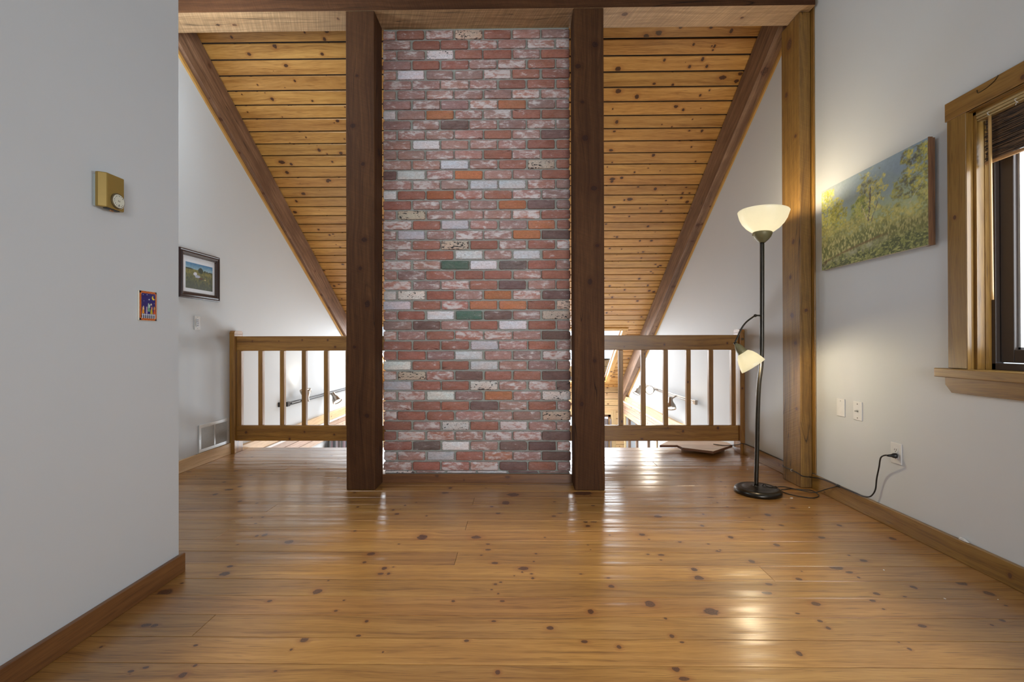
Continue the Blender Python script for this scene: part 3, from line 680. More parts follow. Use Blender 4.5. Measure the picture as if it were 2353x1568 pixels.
# ------------------------------------------------------------------ window on the right wall
BROWN = plain('brown_window_frame', (0.062, 0.045, 0.037), 0.35)
def window_right():
    w = empty('window_1', (XR, (WY0 + WY1) / 2, WZ0), None, None); w['kind'] = 'structure'
    j = WY1
    mb = MB(); mb.box(XR - 0.019, XR - 0.0005, j, j + 0.095, WZ0 + 0.002, WZ1 + 0.005, 'Z', 0, seed=2, knots=1.0, kr=0.008)
    mb.build('side_casing', [TRIMW], w, bevel=0.002)
    mb = MB(); mb.box(XR - 0.019, XR - 0.0005, WY0 - 0.095, WY0, WZ0 + 0.002, WZ1 + 0.005, 'Z', 0, seed=3)
    mb.build('side_casing', [TRIMW], w, bevel=0.002)
    mb = MB(); mb.box(XR - 0.023, XR - 0.0005, WY0 - 0.11, j + 0.102, WZ1 + 0.003, WZ1 + 0.090, 'Y', 0, seed=4, knots=0.6, kr=0.008)
    mb.build('head_casing', [TRIMW], w, bevel=0.002)
    mb = MB(); mb.box(XR - 0.045, XR + 0.14, WY0 - 0.14, j + 0.143, WZ0 - 0.042, WZ0, 'Y', 0, seed=5, knots=[(2.32 - 0.06, 0.02, 0.016, 4)])
    o = mb.build('stool', [TRIMW], w, bevel=0.003)
    bm = bmesh.new(); za, zb = WZ0 - 0.115, WZ0 - 0.0425; y0, y1 = WY0 - 0.11, j + 0.11
    mbx = MB()
    # apron with clipped corners
    pts = [(y0, zb), (y1, zb), (y1, zb - 0.036), (y1 - 0.033, za), (y0 + 0.033, za), (y0, zb - 0.036)]
    def ap(x): return [(x, a, b) for a, b in pts]
    mbx.face(ap(XR - 0.019)[::-1][::-1], 0, [(a, b) for a, b in pts], None, (0.3, 0.4, 0.5))
    n = len(pts)
    for i in range(n):
        a, b = pts[i], pts[(i + 1) % n]
        mbx.face([(XR - 0.019, *a), (XR - 0.0005, *a), (XR - 0.0005, *b), (XR - 0.019, *b)], 0, [(a[0], a[1]), (a[0], a[1] + .02), (b[0], b[1] + .02), (b[0], b[1])], None, (0.3, 0.4, 0.5))
    bm.free(); mbx.build('apron', [TRIMW], w)
    # stepped wooden jambs (far side faces the camera)
    mb = MB()
    for (xa, xb, dy) in ((XR - 0.018, XR + 0.002, 0.000), (XR + 0.002, XR + 0.013, -0.012 + 0.012), (XR + 0.013, XR + 0.048, 0.014), (XR + 0.048, XR + 0.054, 0.004), (XR + 0.054, XR + 0.082, 0.011)):
        mb.box(xa, xb, j - 0.002 - dy, j + 0.0, WZ0, WZ1, 'z', 0, seed=int(xa * 1000), rnd=(0.3, 1.0 if dy > 0.01 else 0.4, 0.5))
        mb.box(xa, xb, WY0, WY0 + 0.002 + dy, WZ0, WZ1, 'z', 0, seed=int(xa * 1000))
        mb.box(xa, xb, WY0, j, WZ1 - 0.002 - dy, WZ1, 'y', 0, seed=int(xa * 1000) + 1)
    mb.build('jamb', [TRIMW], w, bevel=0.001, seg=1)
    bm = bmesh.new()
    bm_box(bm, XR + 0.082, XR + 0.118, j - 0.030, j, WZ0, WZ1); bm_box(bm, XR + 0.082, XR + 0.118, WY0, WY0 + 0.030, WZ0, WZ1)
    bm_box(bm, XR + 0.082, XR + 0.118, WY0, j, WZ0, WZ0 + 0.030); bm_box(bm, XR + 0.082, XR + 0.118, WY0, j, WZ1 - 0.03, WZ1)
    bm_obj('window_frame', bm, BROWN, w, smooth=False, bevel=0.002)
    bm = bmesh.new()
    a, b = WY0 + 0.034, j - 0.034; c, d = WZ0 + 0.034, WZ1 - 0.034; t = 0.058
    for q in ((a, a + t, c, d), (b - t, b, c, d), (a + t, b - t, c, c + t), (a + t, b - t, d - t, d)):
        bm_box(bm, XR + 0.100, XR + 0.150, *q)
    bm_obj('sash', bm, BROWN, w, smooth=False, bevel=0.003)
    bm = bmesh.new(); q = 0.010; a += t; b -= t; c += t; d -= t
    for e in ((a, a + q, c, d), (b - q, b, c, d), (a, b, c, c + q), (a, b, d - q, d)):
        bm_box(bm, XR + 0.118, XR + 0.140, *e)
    bm_obj('glazing_bead', bm, plain('pale_bead', (0.50, 0.50, 0.50), 0.35), w, smooth=False)
    bm = bmesh.new(); bm_box(bm, XR + 0.128, XR + 0.132, a, b, c, d); bm_obj('pane', bm, GLASS, w, smooth=False)
    return w
window_right()

def bamboo_blind():
    x = XR + 0.035; y0, y1 = 1.02, 2.150
    r = empty('bamboo_blind', (x, (y0 + y1) / 2, 2.0), 'dark brown woven bamboo blind pulled up at the right wall window', 'blind')
    mb = MB()
    mb.box(x - 0.024, x - 0.006, 0.97, 2.168, 2.040, 2.052, 'Y', 0, seed=4); mb.box(x - 0.026, x - 0.012, 0.97, 2.168, 2.053, 2.064, 'Y', 0, seed=5)
    mb.box(x - 0.020, x + 0.010, 0.97, 2.168, 2.030, 2.0385, 'Y', 0, seed=6)
    mb.build('headrail', [plain('straw_headrail', (0.42, 0.30, 0.13), 0.45)], r, bevel=0.003)
    g = NT('dark_bamboo_slats'); u, v, _ = g.sep(g.uv('grain')); rnd = g.sep(g.attr('rnd').outputs['Vector'])
    n = g.noise(g.comb(g.math('MULTIPLY', u, 9), g.math('MULTIPLY', v, 300), rnd[0]), 1.0, 3, 0.6)
    n2 = g.noise(g.comb(g.math('MULTIPLY', u, 14), g.math('MULTIPLY', rnd[0], 80), rnd[1]), 1.0, 2)
    c = g.mix(g.ramp(g.math('ADD', g.math('MULTIPLY', n, 0.5), g.math('MULTIPLY', n2, 0.5)), [(0.44, 0.0), (0.60, 1.0)]), (0.022, 0.012, 0.008), (0.185, 0.100, 0.045))
    g.p(Base_Color=c, Roughness=0.5); BM = g.m
    mb = MB(); R = random.Random(3); z = 2.030; k = 0
    while z > 1.842:
        h = R.uniform(0.0028, 0.0050); dx = R.uniform(-0.004, 0.004)
        ya = y0 + R.uniform(-0.004, 0.004)
        # long thin slats, slightly wavy, in pieces so that none is perfectly straight
        cuts = [ya, 1.35, 1.62, 1.88, y1 + R.uniform(-0.006, 0.002)]
        zz = z
        for a, b in zip(cuts, cuts[1:]):
            z2 = z + R.uniform(-0.0016, 0.0016)
            d = Vector((R.uniform(-0.002, 0.002), b - a, z2 - zz)); L = d.length
            mb.obox((x + dx, a, zz - h), d, (0, 0, 1), (1, 0, 0), L, h, 0.003, 0, rnd=(R.random(), R.random(), R.random()))
            zz = z2
        z -= h * R.uniform(0.80, 1.15); k += 1
    mb.build('slat_shade', [BM], r)
    bm = bmesh.new(); bm_box(bm, x + 0.004, x + 0.0065, y0 + 0.01, y1 - 0.01, 1.845, 2.03)
    bm_obj('backing_cloth', bm, plain('black_backing', (0.012, 0.009, 0.007), 0.9), r, smooth=False)
    mb = MB(); mb.box(x - 0.006, x + 0.008, y0, y1, 1.824, 1.838, 'Y', 0, seed=3, knots=3, kr=0.004)
    mb.build('bottom_slat', [wood('bamboo_batten', (0.50, 0.28, 0.12), (0.38, 0.20, 0.08), (0.2, 0.09, 0.03), streak=40)], r, bevel=0.003)
    bm = bmesh.new(); tube(bm, [(x - 0.024, 2.105, 2.028), (x - 0.026, 2.100, 1.6), (x - 0.025, 2.098, 1.212)], 0.0062, n=10, sub=6)
    bm_obj('tilt_wand', bm, plain('wooden_wand', (0.45, 0.27, 0.10), 0.3), r)
    for yy in (2.105, 1.99):
        bm = bmesh.new(); tube(bm, [(x - 0.018, yy, 2.046), (x - 0.030, yy + 0.004, 2.043), (x - 0.031, yy, 2.033), (x - 0.024, yy - 0.003, 2.026), (x - 0.02, yy + 0.006, 2.030), (x - 0.023, yy + 0.008, 2.02)], 0.0013, n=6)
        bm_obj('cord_hook', bm, plain('clear_hook', (0.6, 0.6, 0.58), 0.3), r)
bamboo_blind()
bm = bmesh.new(); tube(bm, [(2.0505, 2.1259, 2.152), (2.0505, 2.1225, 2.138), (2.0505, 2.112, 2.1355), (2.0505, 2.081, 2.139), (2.0505, 2.050, 2.149), (2.0505, 2.036, 2.161), (2.0505, 2.033, 2.167)], 0.0016, n=8)
o = bm_obj('wire_hook', bm, plain('dark_wire', (0.06, 0.04, 0.02), 0.35, 0.6)); tag(o, 'thin curved wire on the head casing above the window', 'wire')

# ------------------------------------------------------------------ railings
def rounded_post(x0, x1, y0, y1, z1, parent, seed):
    m_ = MB(); R_ = 0.030
    m_.box(x0, x1, y0, y1, 0.0, z1 - R_, 'Z', 0, seed=seed, knots=1.6, kr=0.008)
    # rounded top, swept along the grain
    n = 6; prof = [(y0, z1 - R_)]
    for k in range(n + 1):
        a = math.pi - k * math.pi / 2 / n; prof.append((y0 + R_ + R_ * math.cos(a), z1 - R_ + R_ * math.sin(a)))
    for k in range(n + 1):
        a = math.pi / 2 - k * math.pi / 2 / n; prof.append((y1 - R_ + R_ * math.cos(a), z1 - R_ + R_ * math.sin(a)))
    prof.append((y1, z1 - R_))
    r = (0.3, 0.5, 0.5)
    for xx, rev in ((x0, False), (x1, True)):
        pts = [(xx, a, b) for a, b in prof]
        uvs = [(b, a) for a, b in prof]
        m_.face(pts[::-1] if not rev else pts, 0, uvs[::-1] if not rev else uvs, None, r)
    for a, b in zip(prof, prof[1:]):
        m_.face([(x0, *a), (x1, *a), (x1, *b), (x0, *b)], 0, [(a[1], x0), (a[1], x1), (b[1], x1), (b[1], x0)], None, r)
    return m_.build('newel_post', [RAILW], parent, bevel=0.003)
def railing(xa, xb, bal, px0, px1, label, seed, kt, kb):
    yF = 4.372; r = empty('stair_railing', ((xa + xb) / 2, yF + 0.02, 0), label, 'railing', 'pine railings on both sides of the chimney')
    rounded_post(px0, px1, 4.340, 4.475, 1.145, r, seed)
    mb = MB(); mb.box(xa, xb, yF, yF + 0.038, 0.956, 1.093, 'X', 0, seed=seed + 1, knots=kt); mb.build('top_rail', [RAILW], r, bevel=0.004)
    mb = MB(); mb.box(xa, xb, yF, yF + 0.038, 0.112, 0.256, 'X', 0, seed=seed + 2, knots=kb); mb.build('bottom_rail', [RAILW], r, bevel=0.004)
    for i, b in enumerate(bal):
        mb = MB(); mb.box(b, b + 0.041, yF + 0.001, yF + 0.040, 0.2565, 0.9555, 'z', 0, seed=seed + 10 + i, knots=1.0, kr=0.008); mb.build('baluster', [RAILW], r, bevel=0.003)
    return r
lr = railing(-2.6455, -0.992, [-2.642, -2.442, -2.238, -2.032, -1.824, -1.62, -1.415, -1.21], -2.6935, -2.646, 'pine railing left of the chimney, ending at the left wall', 100,
        [(1.0 - 0.07, 0.035, 0.008, 1), (0.15, 0.09, 0.006, 1), (0.62, 0.10, 0.008, 1), (0.86, 0.10, 0.009, 1), (0.40, 0.09, 0.004, 1)], [(0.09, 0.08, 0.012, 1), (0.64, 0.085, 0.008, 1), (0.92, 0.06, 0.008, 1), (0.5, 0.02, 0.012, 1)])
railing(0.380, 2.0305, [0.518, 0.722, 0.928, 1.137, 1.343, 1.553, 1.760, 1.966], 2.031, 2.0745, 'pine railing right of the chimney, behind the floor lamp', 140,
        [(0.97, 0.05, 0.010, 1), (1.55, 0.06, 0.009, 1), (0.6, 0.03, 0.005, 1)], [(0.76, 0.02, 0.008, 1), (1.14, 0.09, 0.011, 1), (1.46, 0.12, 0.014, 1), (1.0, 0.12, 0.006, 1)])
bm = bmesh.new(); lathe(bm, [(0, -0.002), (0.011, -0.002), (0.0125, 0.0), (0.0115, 0.003), (0, 0.004)], (2.0525, 4.3395, 1.055), (0, -1, 0), 20)
o = bm_obj('wall_plug', fixn(bm), plain('dark_plug', (0.12, 0.09, 0.05), 0.4)); o.name = 'wooden_plug'; tag(o, 'round dark plug on the right railing post above the small lamp', 'plug')

# ------------------------------------------------------------------ floor lamp
def floor_lamp():
    bx, by = 1.628, 3.232
    r = empty('floor_lamp', (bx, by, 0), 'tall black floor lamp with glowing white bowl and side reading light', 'floor lamp')
    g = NT('aged_black_metal'); tc = g.n('ShaderNodeTexCoord').outputs['Object']; n = g.noise(tc, 30, 4, 0.6)
    g.p(Base_Color=g.mix(n, (0.012, 0.010, 0.008), (0.045, 0.036, 0.024)), Metallic=0.75, Roughness=0.34, Coat_Weight=0.3, Coat_Roughness=0.2); MET = g.m
    OLIVE = plain('olive_brass', (0.19, 0.165, 0.080), 0.45, 0.25)
    bm = bmesh.new()
    lathe(bm, [(0, 0.0), (0.140, 0.0), (0.147, 0.006), (0.149, 0.016), (0.144, 0.028), (0.128, 0.037), (0.122, 0.0375), (0.119, 0.0345), (0.095, 0.040), (0.05, 0.0465), (0.02, 0.049), (0, 0.049)], (bx, by, 0), n=72)
    bm_obj('lamp_base', fixn(bm), MET, r)
    bm = bmesh.new()
    tube(bm, [(bx - 0.010, by, 0.046), (1.625, by, 0.30), (1.631, by, 0.55), (1.640, by, 0.74), (1.655, by, 0.86), (1.660, by, 0.98), (1.662, by, 1.20), (1.664, by, 1.45), (1.665, by, 1.712)], 0.0138, n=20, sub=8)
    bm_obj('pole', bm, MET, r)
    bm = bmesh.new(); tube(bm, [(1.618, by, 0.046), (1.618, by, 0.050)], 0.020, n=20, sub=1); bm_obj('pole_collar', bm, MET, r)
    T = Vector((0.055, 0.02, 1)).normalized()          # the torchiere head leans slightly
    o = Vector((1.665, by, 1.706))
    bm = bmesh.new(); lathe(bm, [(0, 0), (0.018, 0.0), (0.024, 0.006), (0.040, 0.022), (0.054, 0.042), (0.060, 0.060), (0.061, 0.070), (0.057, 0.071), (0, 0.071)], o, T, 40)
    bm_obj('shade_holder', fixn(bm), OLIVE, r)
    def shade_mat(name, glow, warm):
        g = NT(name); g.t.nodes.remove(g.bs)
        df = g.n('ShaderNodeBsdfDiffuse'); df.inputs[0].default_value = (0.40, 0.38, 0.33, 1)
        trn = g.n('ShaderNodeBsdfTranslucent'); trn.inputs[0].default_value = (0.36, 0.345, 0.29, 1)
        gl = g.n('ShaderNodeBsdfGlossy'); gl.inputs['Roughness'].default_value = 0.25
        em = g.n('ShaderNodeEmission')
        tc = g.n('ShaderNodeTexCoord').outputs['Object']; nn = g.noise(tc, 14, 3)
        em.inputs[0].default_value = warm; g.l(g.math('MULTIPLY', g.math('ADD', 0.9, g.math('MULTIPLY', nn, 0.2)), glow), em.inputs[1])
        m1 = g.n('ShaderNodeMixShader'); m1.inputs[0].default_value = 0.62; g.l(df.outputs[0], m1.inputs[1]); g.l(trn.outputs[0], m1.inputs[2])
        m2 = g.n('ShaderNodeMixShader'); m2.inputs[0].default_value = 0.05; g.l(m1.outputs[0], m2.inputs[1]); g.l(gl.outputs[0], m2.inputs[2])
        ad = g.n('ShaderNodeAddShader'); g.l(m2.outputs[0], ad.inputs[0]); g.l(em.outputs[0], ad.inputs[1]); g.l(ad.outputs[0], g.out.inputs[0]); return g.m
    SH = shade_mat('frosted_glass_bowl', 0.42, (1.0, 0.93, 0.68, 1)); SH2 = shade_mat('frosted_glass_cone', 0.42, (1.0, 0.90, 0.60, 1))
    o2 = o + T * 0.068
    outer = [(0.050, 0.0), (0.075, 0.012), (0.105, 0.036), (0.130, 0.066), (0.147, 0.098), (0.158, 0.136), (0.1605, 0.1445)]
    bm = bmesh.new(); lathe(bm, outer + [(0.1585, 0.147), (0.1560, 0.1445)] + [(a - 0.004, b + 0.0015) for a, b in outer[::-1][1:]], o2, T, 64)
    bm_obj('lamp_shade', fixn(bm), SH, r)
    bm = bmesh.new(); lathe(bm, [(0, 0.0), (0.014, 0.0), (0.016, 0.02), (0.022, 0.025), (0.024, 0.034), (0.022, 0.046), (0.014, 0.054), (0, 0.056)], o2 + T * 0.004, T, 24)
    g = NT('lit_bulb'); g.p(Base_Color=(1, 0.95, 0.8), Emission_Color=(1.0, 0.85, 0.55), Emission_Strength=2.0); BULB = g.m
    bm_obj('bulb', fixn(bm), BULB, r)
    bm = bmesh.new(); sw = o + Vector((-0.058, -0.012, 0.050)); tube(bm, [sw + Vector((0.008, 0, 0)), sw + Vector((-0.010, -0.002, 0.0))], 0.0022, n=8, sub=1); lathe(bm, [(0, 0), (0.0045, 0), (0.0045, 0.006), (0, 0.006)], sw + Vector((-0.009, -0.002, 0)), (-1, 0, 0), 12)
    bm_obj('switch_knob', fixn(bm), OLIVE, r)
    # side arm
    bm = bmesh.new(); tube(bm, [(1.660, by, 1.207), (1.635, by - 0.012, 1.208), (1.607, by - 0.018, 1.208)], 0.0055, n=10, sub=2); bm_obj('arm_bracket', bm, MET, r)
    bm = bmesh.new(); lathe(bm, [(0, -0.010), (0.008, -0.010), (0.010, -0.004), (0.010, 0.004), (0.008, 0.010), (0, 0.010)], (1.607, by - 0.020, 1.207), (0, 1, 0), 16)
    lathe(bm, [(0, -0.016), (0.005, -0.016), (0.006, 0.0), (0, 0.0)], (1.607, by - 0.030, 1.207), (0, 1, 0), 12); bm_obj('arm_joint', fixn(bm), MET, r)
    bm = bmesh.new(); tube(bm, [(1.607, by - 0.020, 1.207), (1.580, by - 0.03, 1.193), (1.530, by - 0.045, 1.158), (1.492, by - 0.055, 1.110), (1.466, by - 0.06, 1.055), (1.452, by - 0.062, 1.030)], [0.0052, 0.0055, 0.0055, 0.0055, 0.0062, 0.0062], n=12, sub=8)
    bm_obj('gooseneck_arm', bm, MET, r)
    j = Vector((1.452, by - 0.062, 1.020)); D = Vector((0.50, 0.0, -0.82)).normalized(); D = Vector((0.52, -0.22, -0.80)).normalized()
    bm = bmesh.new(); lathe(bm, [(0, -0.010), (0.007, -0.009), (0.0105, -0.003), (0.0105, 0.003), (0.007, 0.009), (0, 0.010)], j, (0, 1, 0), 16); bm_obj('shade_joint', fixn(bm), MET, r)
    bm = bmesh.new(); lathe(bm, [(0, 0), (0.009, 0.0), (0.012, 0.012), (0.020, 0.022), (0.026, 0.040), (0.031, 0.066), (0.0325, 0.078), (0.030, 0.080), (0, 0.080)], j, D, 32); bm_obj('socket', fixn(bm), OLIVE, r)
    outer = [(0.026, 0.0), (0.040, 0.008), (0.056, 0.028), (0.068, 0.055), (0.078, 0.088), (0.0835, 0.112)]
    bm = bmesh.new(); lathe(bm, outer + [(0.082, 0.1135), (0.080, 0.112)] + [(a - 0.0035, b + 0.001) for a, b in outer[::-1][1:]], j + D * 0.074, D, 56); bm_obj('lamp_shade', fixn(bm), SH2, r)
    bm = bmesh.new(); lathe(bm, [(0, 0.0), (0.012, 0.0), (0.014, 0.012), (0.020, 0.025), (0.020, 0.034), (0.012, 0.046), (0, 0.049)], j + D * 0.080, D, 24); bm_obj('bulb', fixn(bm), BULB, r)
    # its cord, loose on the floor and up onto the baseboard
    bm = bmesh.new()
    tube(bm, [(1.660, 3.232, 0.047), (1.668, 3.222, 0.062), (1.678, 3.215, 0.050), (1.70, 3.205, 0.044), (1.755, 3.235, 0.040), (1.785, 3.27, 0.006), (1.83, 3.285, 0.004), (1.90, 3.305, 0.004), (1.968, 3.285, 0.004), (2.012, 3.268, 0.005),
              (2.012, 3.20, 0.004), (1.985, 3.145, 0.004), (1.925, 3.112, 0.004), (1.87, 3.135, 0.004), (1.81, 3.20, 0.004), (1.79, 3.30, 0.009), (1.86, 3.335, 0.009), (1.93, 3.26, 0.009), (1.99, 3.20, 0.012), (2.040, 3.14, 0.055), (2.047, 3.06, 0.096)], 0.0031, n=8, sub=8)
    bm_obj('power_cord', bm, plain('black_cord', (0.012, 0.010, 0.009), 0.4), r)
    c = o2 + T * 0.110
    lamp('torchiere_bulb', 'POINT', tuple(c), 13.5, (1.0, 0.82, 0.54), shadow_soft_size=0.04)
    c2 = j + D * 0.160
    lamp('reading_bulb', 'POINT', tuple(c2), 9.0, (1.0, 0.82, 0.54), shadow_soft_size=0.02)
floor_lamp()

# ------------------------------------------------------------------ cords, outlets and plates on the right wall
BLK = plain('black_cable', (0.010, 0.009, 0.008), 0.35)
def extension_cord():
    r = empty('extension_cord', (2.05, 2.60, 0.40), 'black extension cord plugged into the outlet and running along the baseboard', 'cord')
    bm = bmesh.new()
    tube(bm, [(2.030, 2.608, 0.4035), (2.018, 2.625, 0.400), (2.020, 2.655, 0.378), (2.040, 2.693, 0.318), (2.052, 2.727, 0.243), (2.055, 2.740, 0.180), (2.052, 2.758, 0.142), (2.050, 2.785, 0.119), (2.048, 2.83, 0.108), (2.052, 2.885, 0.1055), (2.050, 2.95, 0.1050),
              (2.048, 3.03, 0.1045), (2.050, 3.10, 0.1045), (2.052, 3.20, 0.100), (2.046, 3.26, 0.0925), (2.035, 3.325, 0.080)], 0.0040, n=10, sub=8)
    tube(bm, [(2.035, 3.325, 0.080), (2.012, 3.329, 0.081), (1.985, 3.328, 0.088), (1.979, 3.35, 0.094), (1.9785, 3.42, 0.098), (1.9785, 3.50, 0.0975), (1.979, 3.555, 0.095), (2.010, 3.60, 0.098), (2.055, 3.68, 0.1015), (2.058, 3.93, 0.1020), (2.058, 4.20, 0.1020), (2.040, 4.325, 0.100), (2.022, 4.350, 0.086), (1.985, 4.36, 0.078), (1.93, 4.43, 0.0575), (1.85, 4.50, 0.0558)], 0.0034, n=8, sub=8)
    bm_obj('cable', bm, BLK, r)
    bm = bmesh.new()
    A = Vector((2.064, 2.598, 0.405)); D = Vector((-0.9, 0.25, -0.05)).normalized()
    lathe(bm, [(0, 0.0), (0.013, 0.0), (0.0145, 0.006), (0.0135, 0.016), (0.008, 0.026), (0.0065, 0.036), (0.0045, 0.046), (0, 0.046)], A, D, 16)
    bm_obj('plug', fixn(bm), BLK, r)
    bm = bmesh.new(); lathe(bm, [(0, -0.016), (0.007, -0.014), (0.008, 0.0), (0.007, 0.014), (0, 0.016)], (2.047, 3.045, 0.1045), (0, 1, 0.05), 12); bm_obj('connector', fixn(bm), BLK, r)
extension_cord()
bm = bmesh.new(); tube(bm, [(1.982, 3.437, 0.105), (1.972, 3.437, 0.103), (1.9705, 3.437, 0.097), (1.972, 3.437, 0.091), (1.982, 3.437, 0.089)], 0.0022, n=8, sub=4)
o = bm_obj('cable_staple', bm, plain('pale_staple', (0.55, 0.50, 0.42), 0.35, 0.5)); tag(o, 'small pale staple pinning the cord to the right post', 'staple')
WHITEP = plain('white_plate_plastic', (0.70, 0.70, 0.69), 0.35); SLOT = plain('dark_slot', (0.03, 0.03, 0.03), 0.6); STEEL = plain('steel_screw', (0.42, 0.42, 0.40), 0.3, 0.9)
def plate(name, label, cat, yc, zc_, h=0.114, w=0.073, group=None):
    r = empty(name, (XR - 0.001, yc, zc_), label, cat, group)
    bm = bmesh.new(); bm_box(bm, XR - 0.0065, XR - 0.0003, yc - w / 2, yc + w / 2, zc_ - h / 2, zc_ + h / 2)
    bm_obj('plate', bm, WHITEP, r, smooth=False, bevel=0.0022); return r
def screw(r, y, z, col=None):
    bm = bmesh.new(); lathe(bm, [(0, 0), (0.0032, 0), (0.0030, 0.0012), (0, 0.0014)], (XR - 0.0065, y, z), (-1, 0, 0), 14); bm_obj('screw', fixn(bm), col or STEEL, r)
r = plate('blank_wall_plate', 'blank white wall plate nearest the timber post on the right wall', 'wall plate', 3.053, 0.6055); screw(r, 3.053, 0.648)
r = plate('cable_wall_plate', 'white wall plate with a small metal cable connector in the middle', 'wall plate', 2.902, 0.6045); screw(r, 2.902, 0.647, SLOT); screw(r, 2.902, 0.562, SLOT)
bm = bmesh.new(); lathe(bm, [(0, 0), (0.0065, 0), (0.0065, 0.003), (0.0045, 0.0035), (0.0045, 0.016), (0.0025, 0.016), (0, 0.0165)], (XR - 0.0065, 2.902, 0.6045), (-1, 0, 0), 12); bm_obj('coax_connector', fixn(bm), STEEL, r, smooth=False)
r = plate('electrical_outlet', 'white double outlet on the right wall with a black cord plugged in', 'outlet', 2.610, 0.4145)
for dz in (0.0195, -0.0195):
    z = 0.4145 + dz
    bm = bmesh.new(); pts = []
    for k in range(28):
        a = 2 * math.pi * k / 28; pts.append((XR - 0.0064, 2.610 + 0.0172 * math.cos(a), z + max(-0.0135, min(0.0135, 0.0172 * math.sin(a)))))
    extrude_poly(bm, pts, (-0.0022, 0, 0)); f = bm_obj('receptacle', fixn(bm), WHITEP, r, smooth=False)
    bm = bmesh.new()
    bm_box(bm, XR - 0.0090, XR - 0.0080, 2.6030, 2.6055, z - 0.0035, z + 0.0060); bm_box(bm, XR - 0.0090, XR - 0.0080, 2.6150, 2.6175, z - 0.0025, z + 0.0055)
    lathe(bm, [(0, 0), (0.0028, 0), (0, 0.0004)], (XR - 0.0088, 2.610, z - 0.0085), (-1, 0, 0), 12)
    off = world_loc(f); bm_obj('slots', fixn(bm), SLOT, r, smooth=False)
screw(r, 2.610, 0.4145)
bm = bmesh.new(); extrude_poly(bm, [(2.060, 2.236, 0.1015), (2.060, 2.205, 0.1015), (2.060, 2.190, 0.103), (2.060, 2.212, 0.112), (2.060, 2.232, 0.113)], (0.010, 0, 0))
o = bm_obj('cable_clip', fixn(bm), WHITEP, smooth=False, bevel=0.001); tag(o, 'tiny white clip lying on top of the right baseboard under the window', 'clip')

# ------------------------------------------------------------------ painted pictures (colour grids made in code)
def vnoise(w, h, cx, cy, seed, octv=4, gain=0.55):
    rs = np.random.RandomState(seed); out = np.zeros((h, w)); amp = 1.0; tot = 0
    for o_ in range(octv):
        gx, gy = max(2, int(cx * 2 ** o_)) + 2, max(2, int(cy * 2 ** o_)) + 2
        G = rs.rand(gy, gx); X = np.linspace(0, gx - 1.001, w); Y = np.linspace(0, gy - 1.001, h)
        xi = X.astype(int); yi = Y.astype(int); fx = (X - xi); fy = (Y - yi); fx = fx * fx * (3 - 2 * fx); fy = fy * fy * (3 - 2 * fy)
        a = G[yi][:, xi]; b = G[yi][:, xi + 1]; c = G[yi + 1][:, xi]; d = G[yi + 1][:, xi + 1]
        out += amp * ((a * (1 - fx) + b * fx) * (1 - fy[:, None]) + (c * (1 - fx) + d * fx) * fy[:, None]); tot += amp; amp *= gain
    return out / tot
def srgb(a): a = np.clip(a, 0, 1); return np.where(a <= 0.04045, a / 12.92, ((a + 0.055) / 1.055) ** 2.4)
def picture_mesh(name, img, P, parent, rough=0.5, coat=0.0):
    """img: h x w x 3 sRGB 0..1, row 0 at the bottom; P(u,v) -> world point"""
    h, w, _ = img.shape; lin = srgb(img)
    V = [P(i / (w - 1), j / (h - 1)) for j in range(h) for i in range(w)]
    F = [(j * w + i, j * w + i + 1, (j + 1) * w + i + 1, (j + 1) * w + i) for j in range(h - 1) for i in range(w - 1)]
    me = bpy.data.meshes.new(name); me.from_pydata([tuple(v) for v in V], [], F)
    a = me.attributes.new('paint', 'FLOAT_COLOR', 'POINT'); a.data.foreach_set('color', np.concatenate([lin.reshape(-1, 3), np.ones((h * w, 1))], 1).astype(np.float32).ravel())
    g = NT(name + '_paint'); g.p(Base_Color=g.attr('paint').outputs['Color'], Roughness=rough, Coat_Weight=coat, Coat_Roughness=0.05)
    me.materials.append(g.m); me.update(); return link(name, me, parent)
def lerp(a, b, t): return a * (1 - t[..., None]) + b * t[..., None]
def blob(X, Y, cx, cy, rx, ry, n, k=0.5):
    d = np.sqrt(((X - cx) / rx) ** 2 + ((Y - cy) / ry) ** 2); return np.clip((1.0 + (n - 0.5) * k * 2.4 - d) * 5, 0, 1)
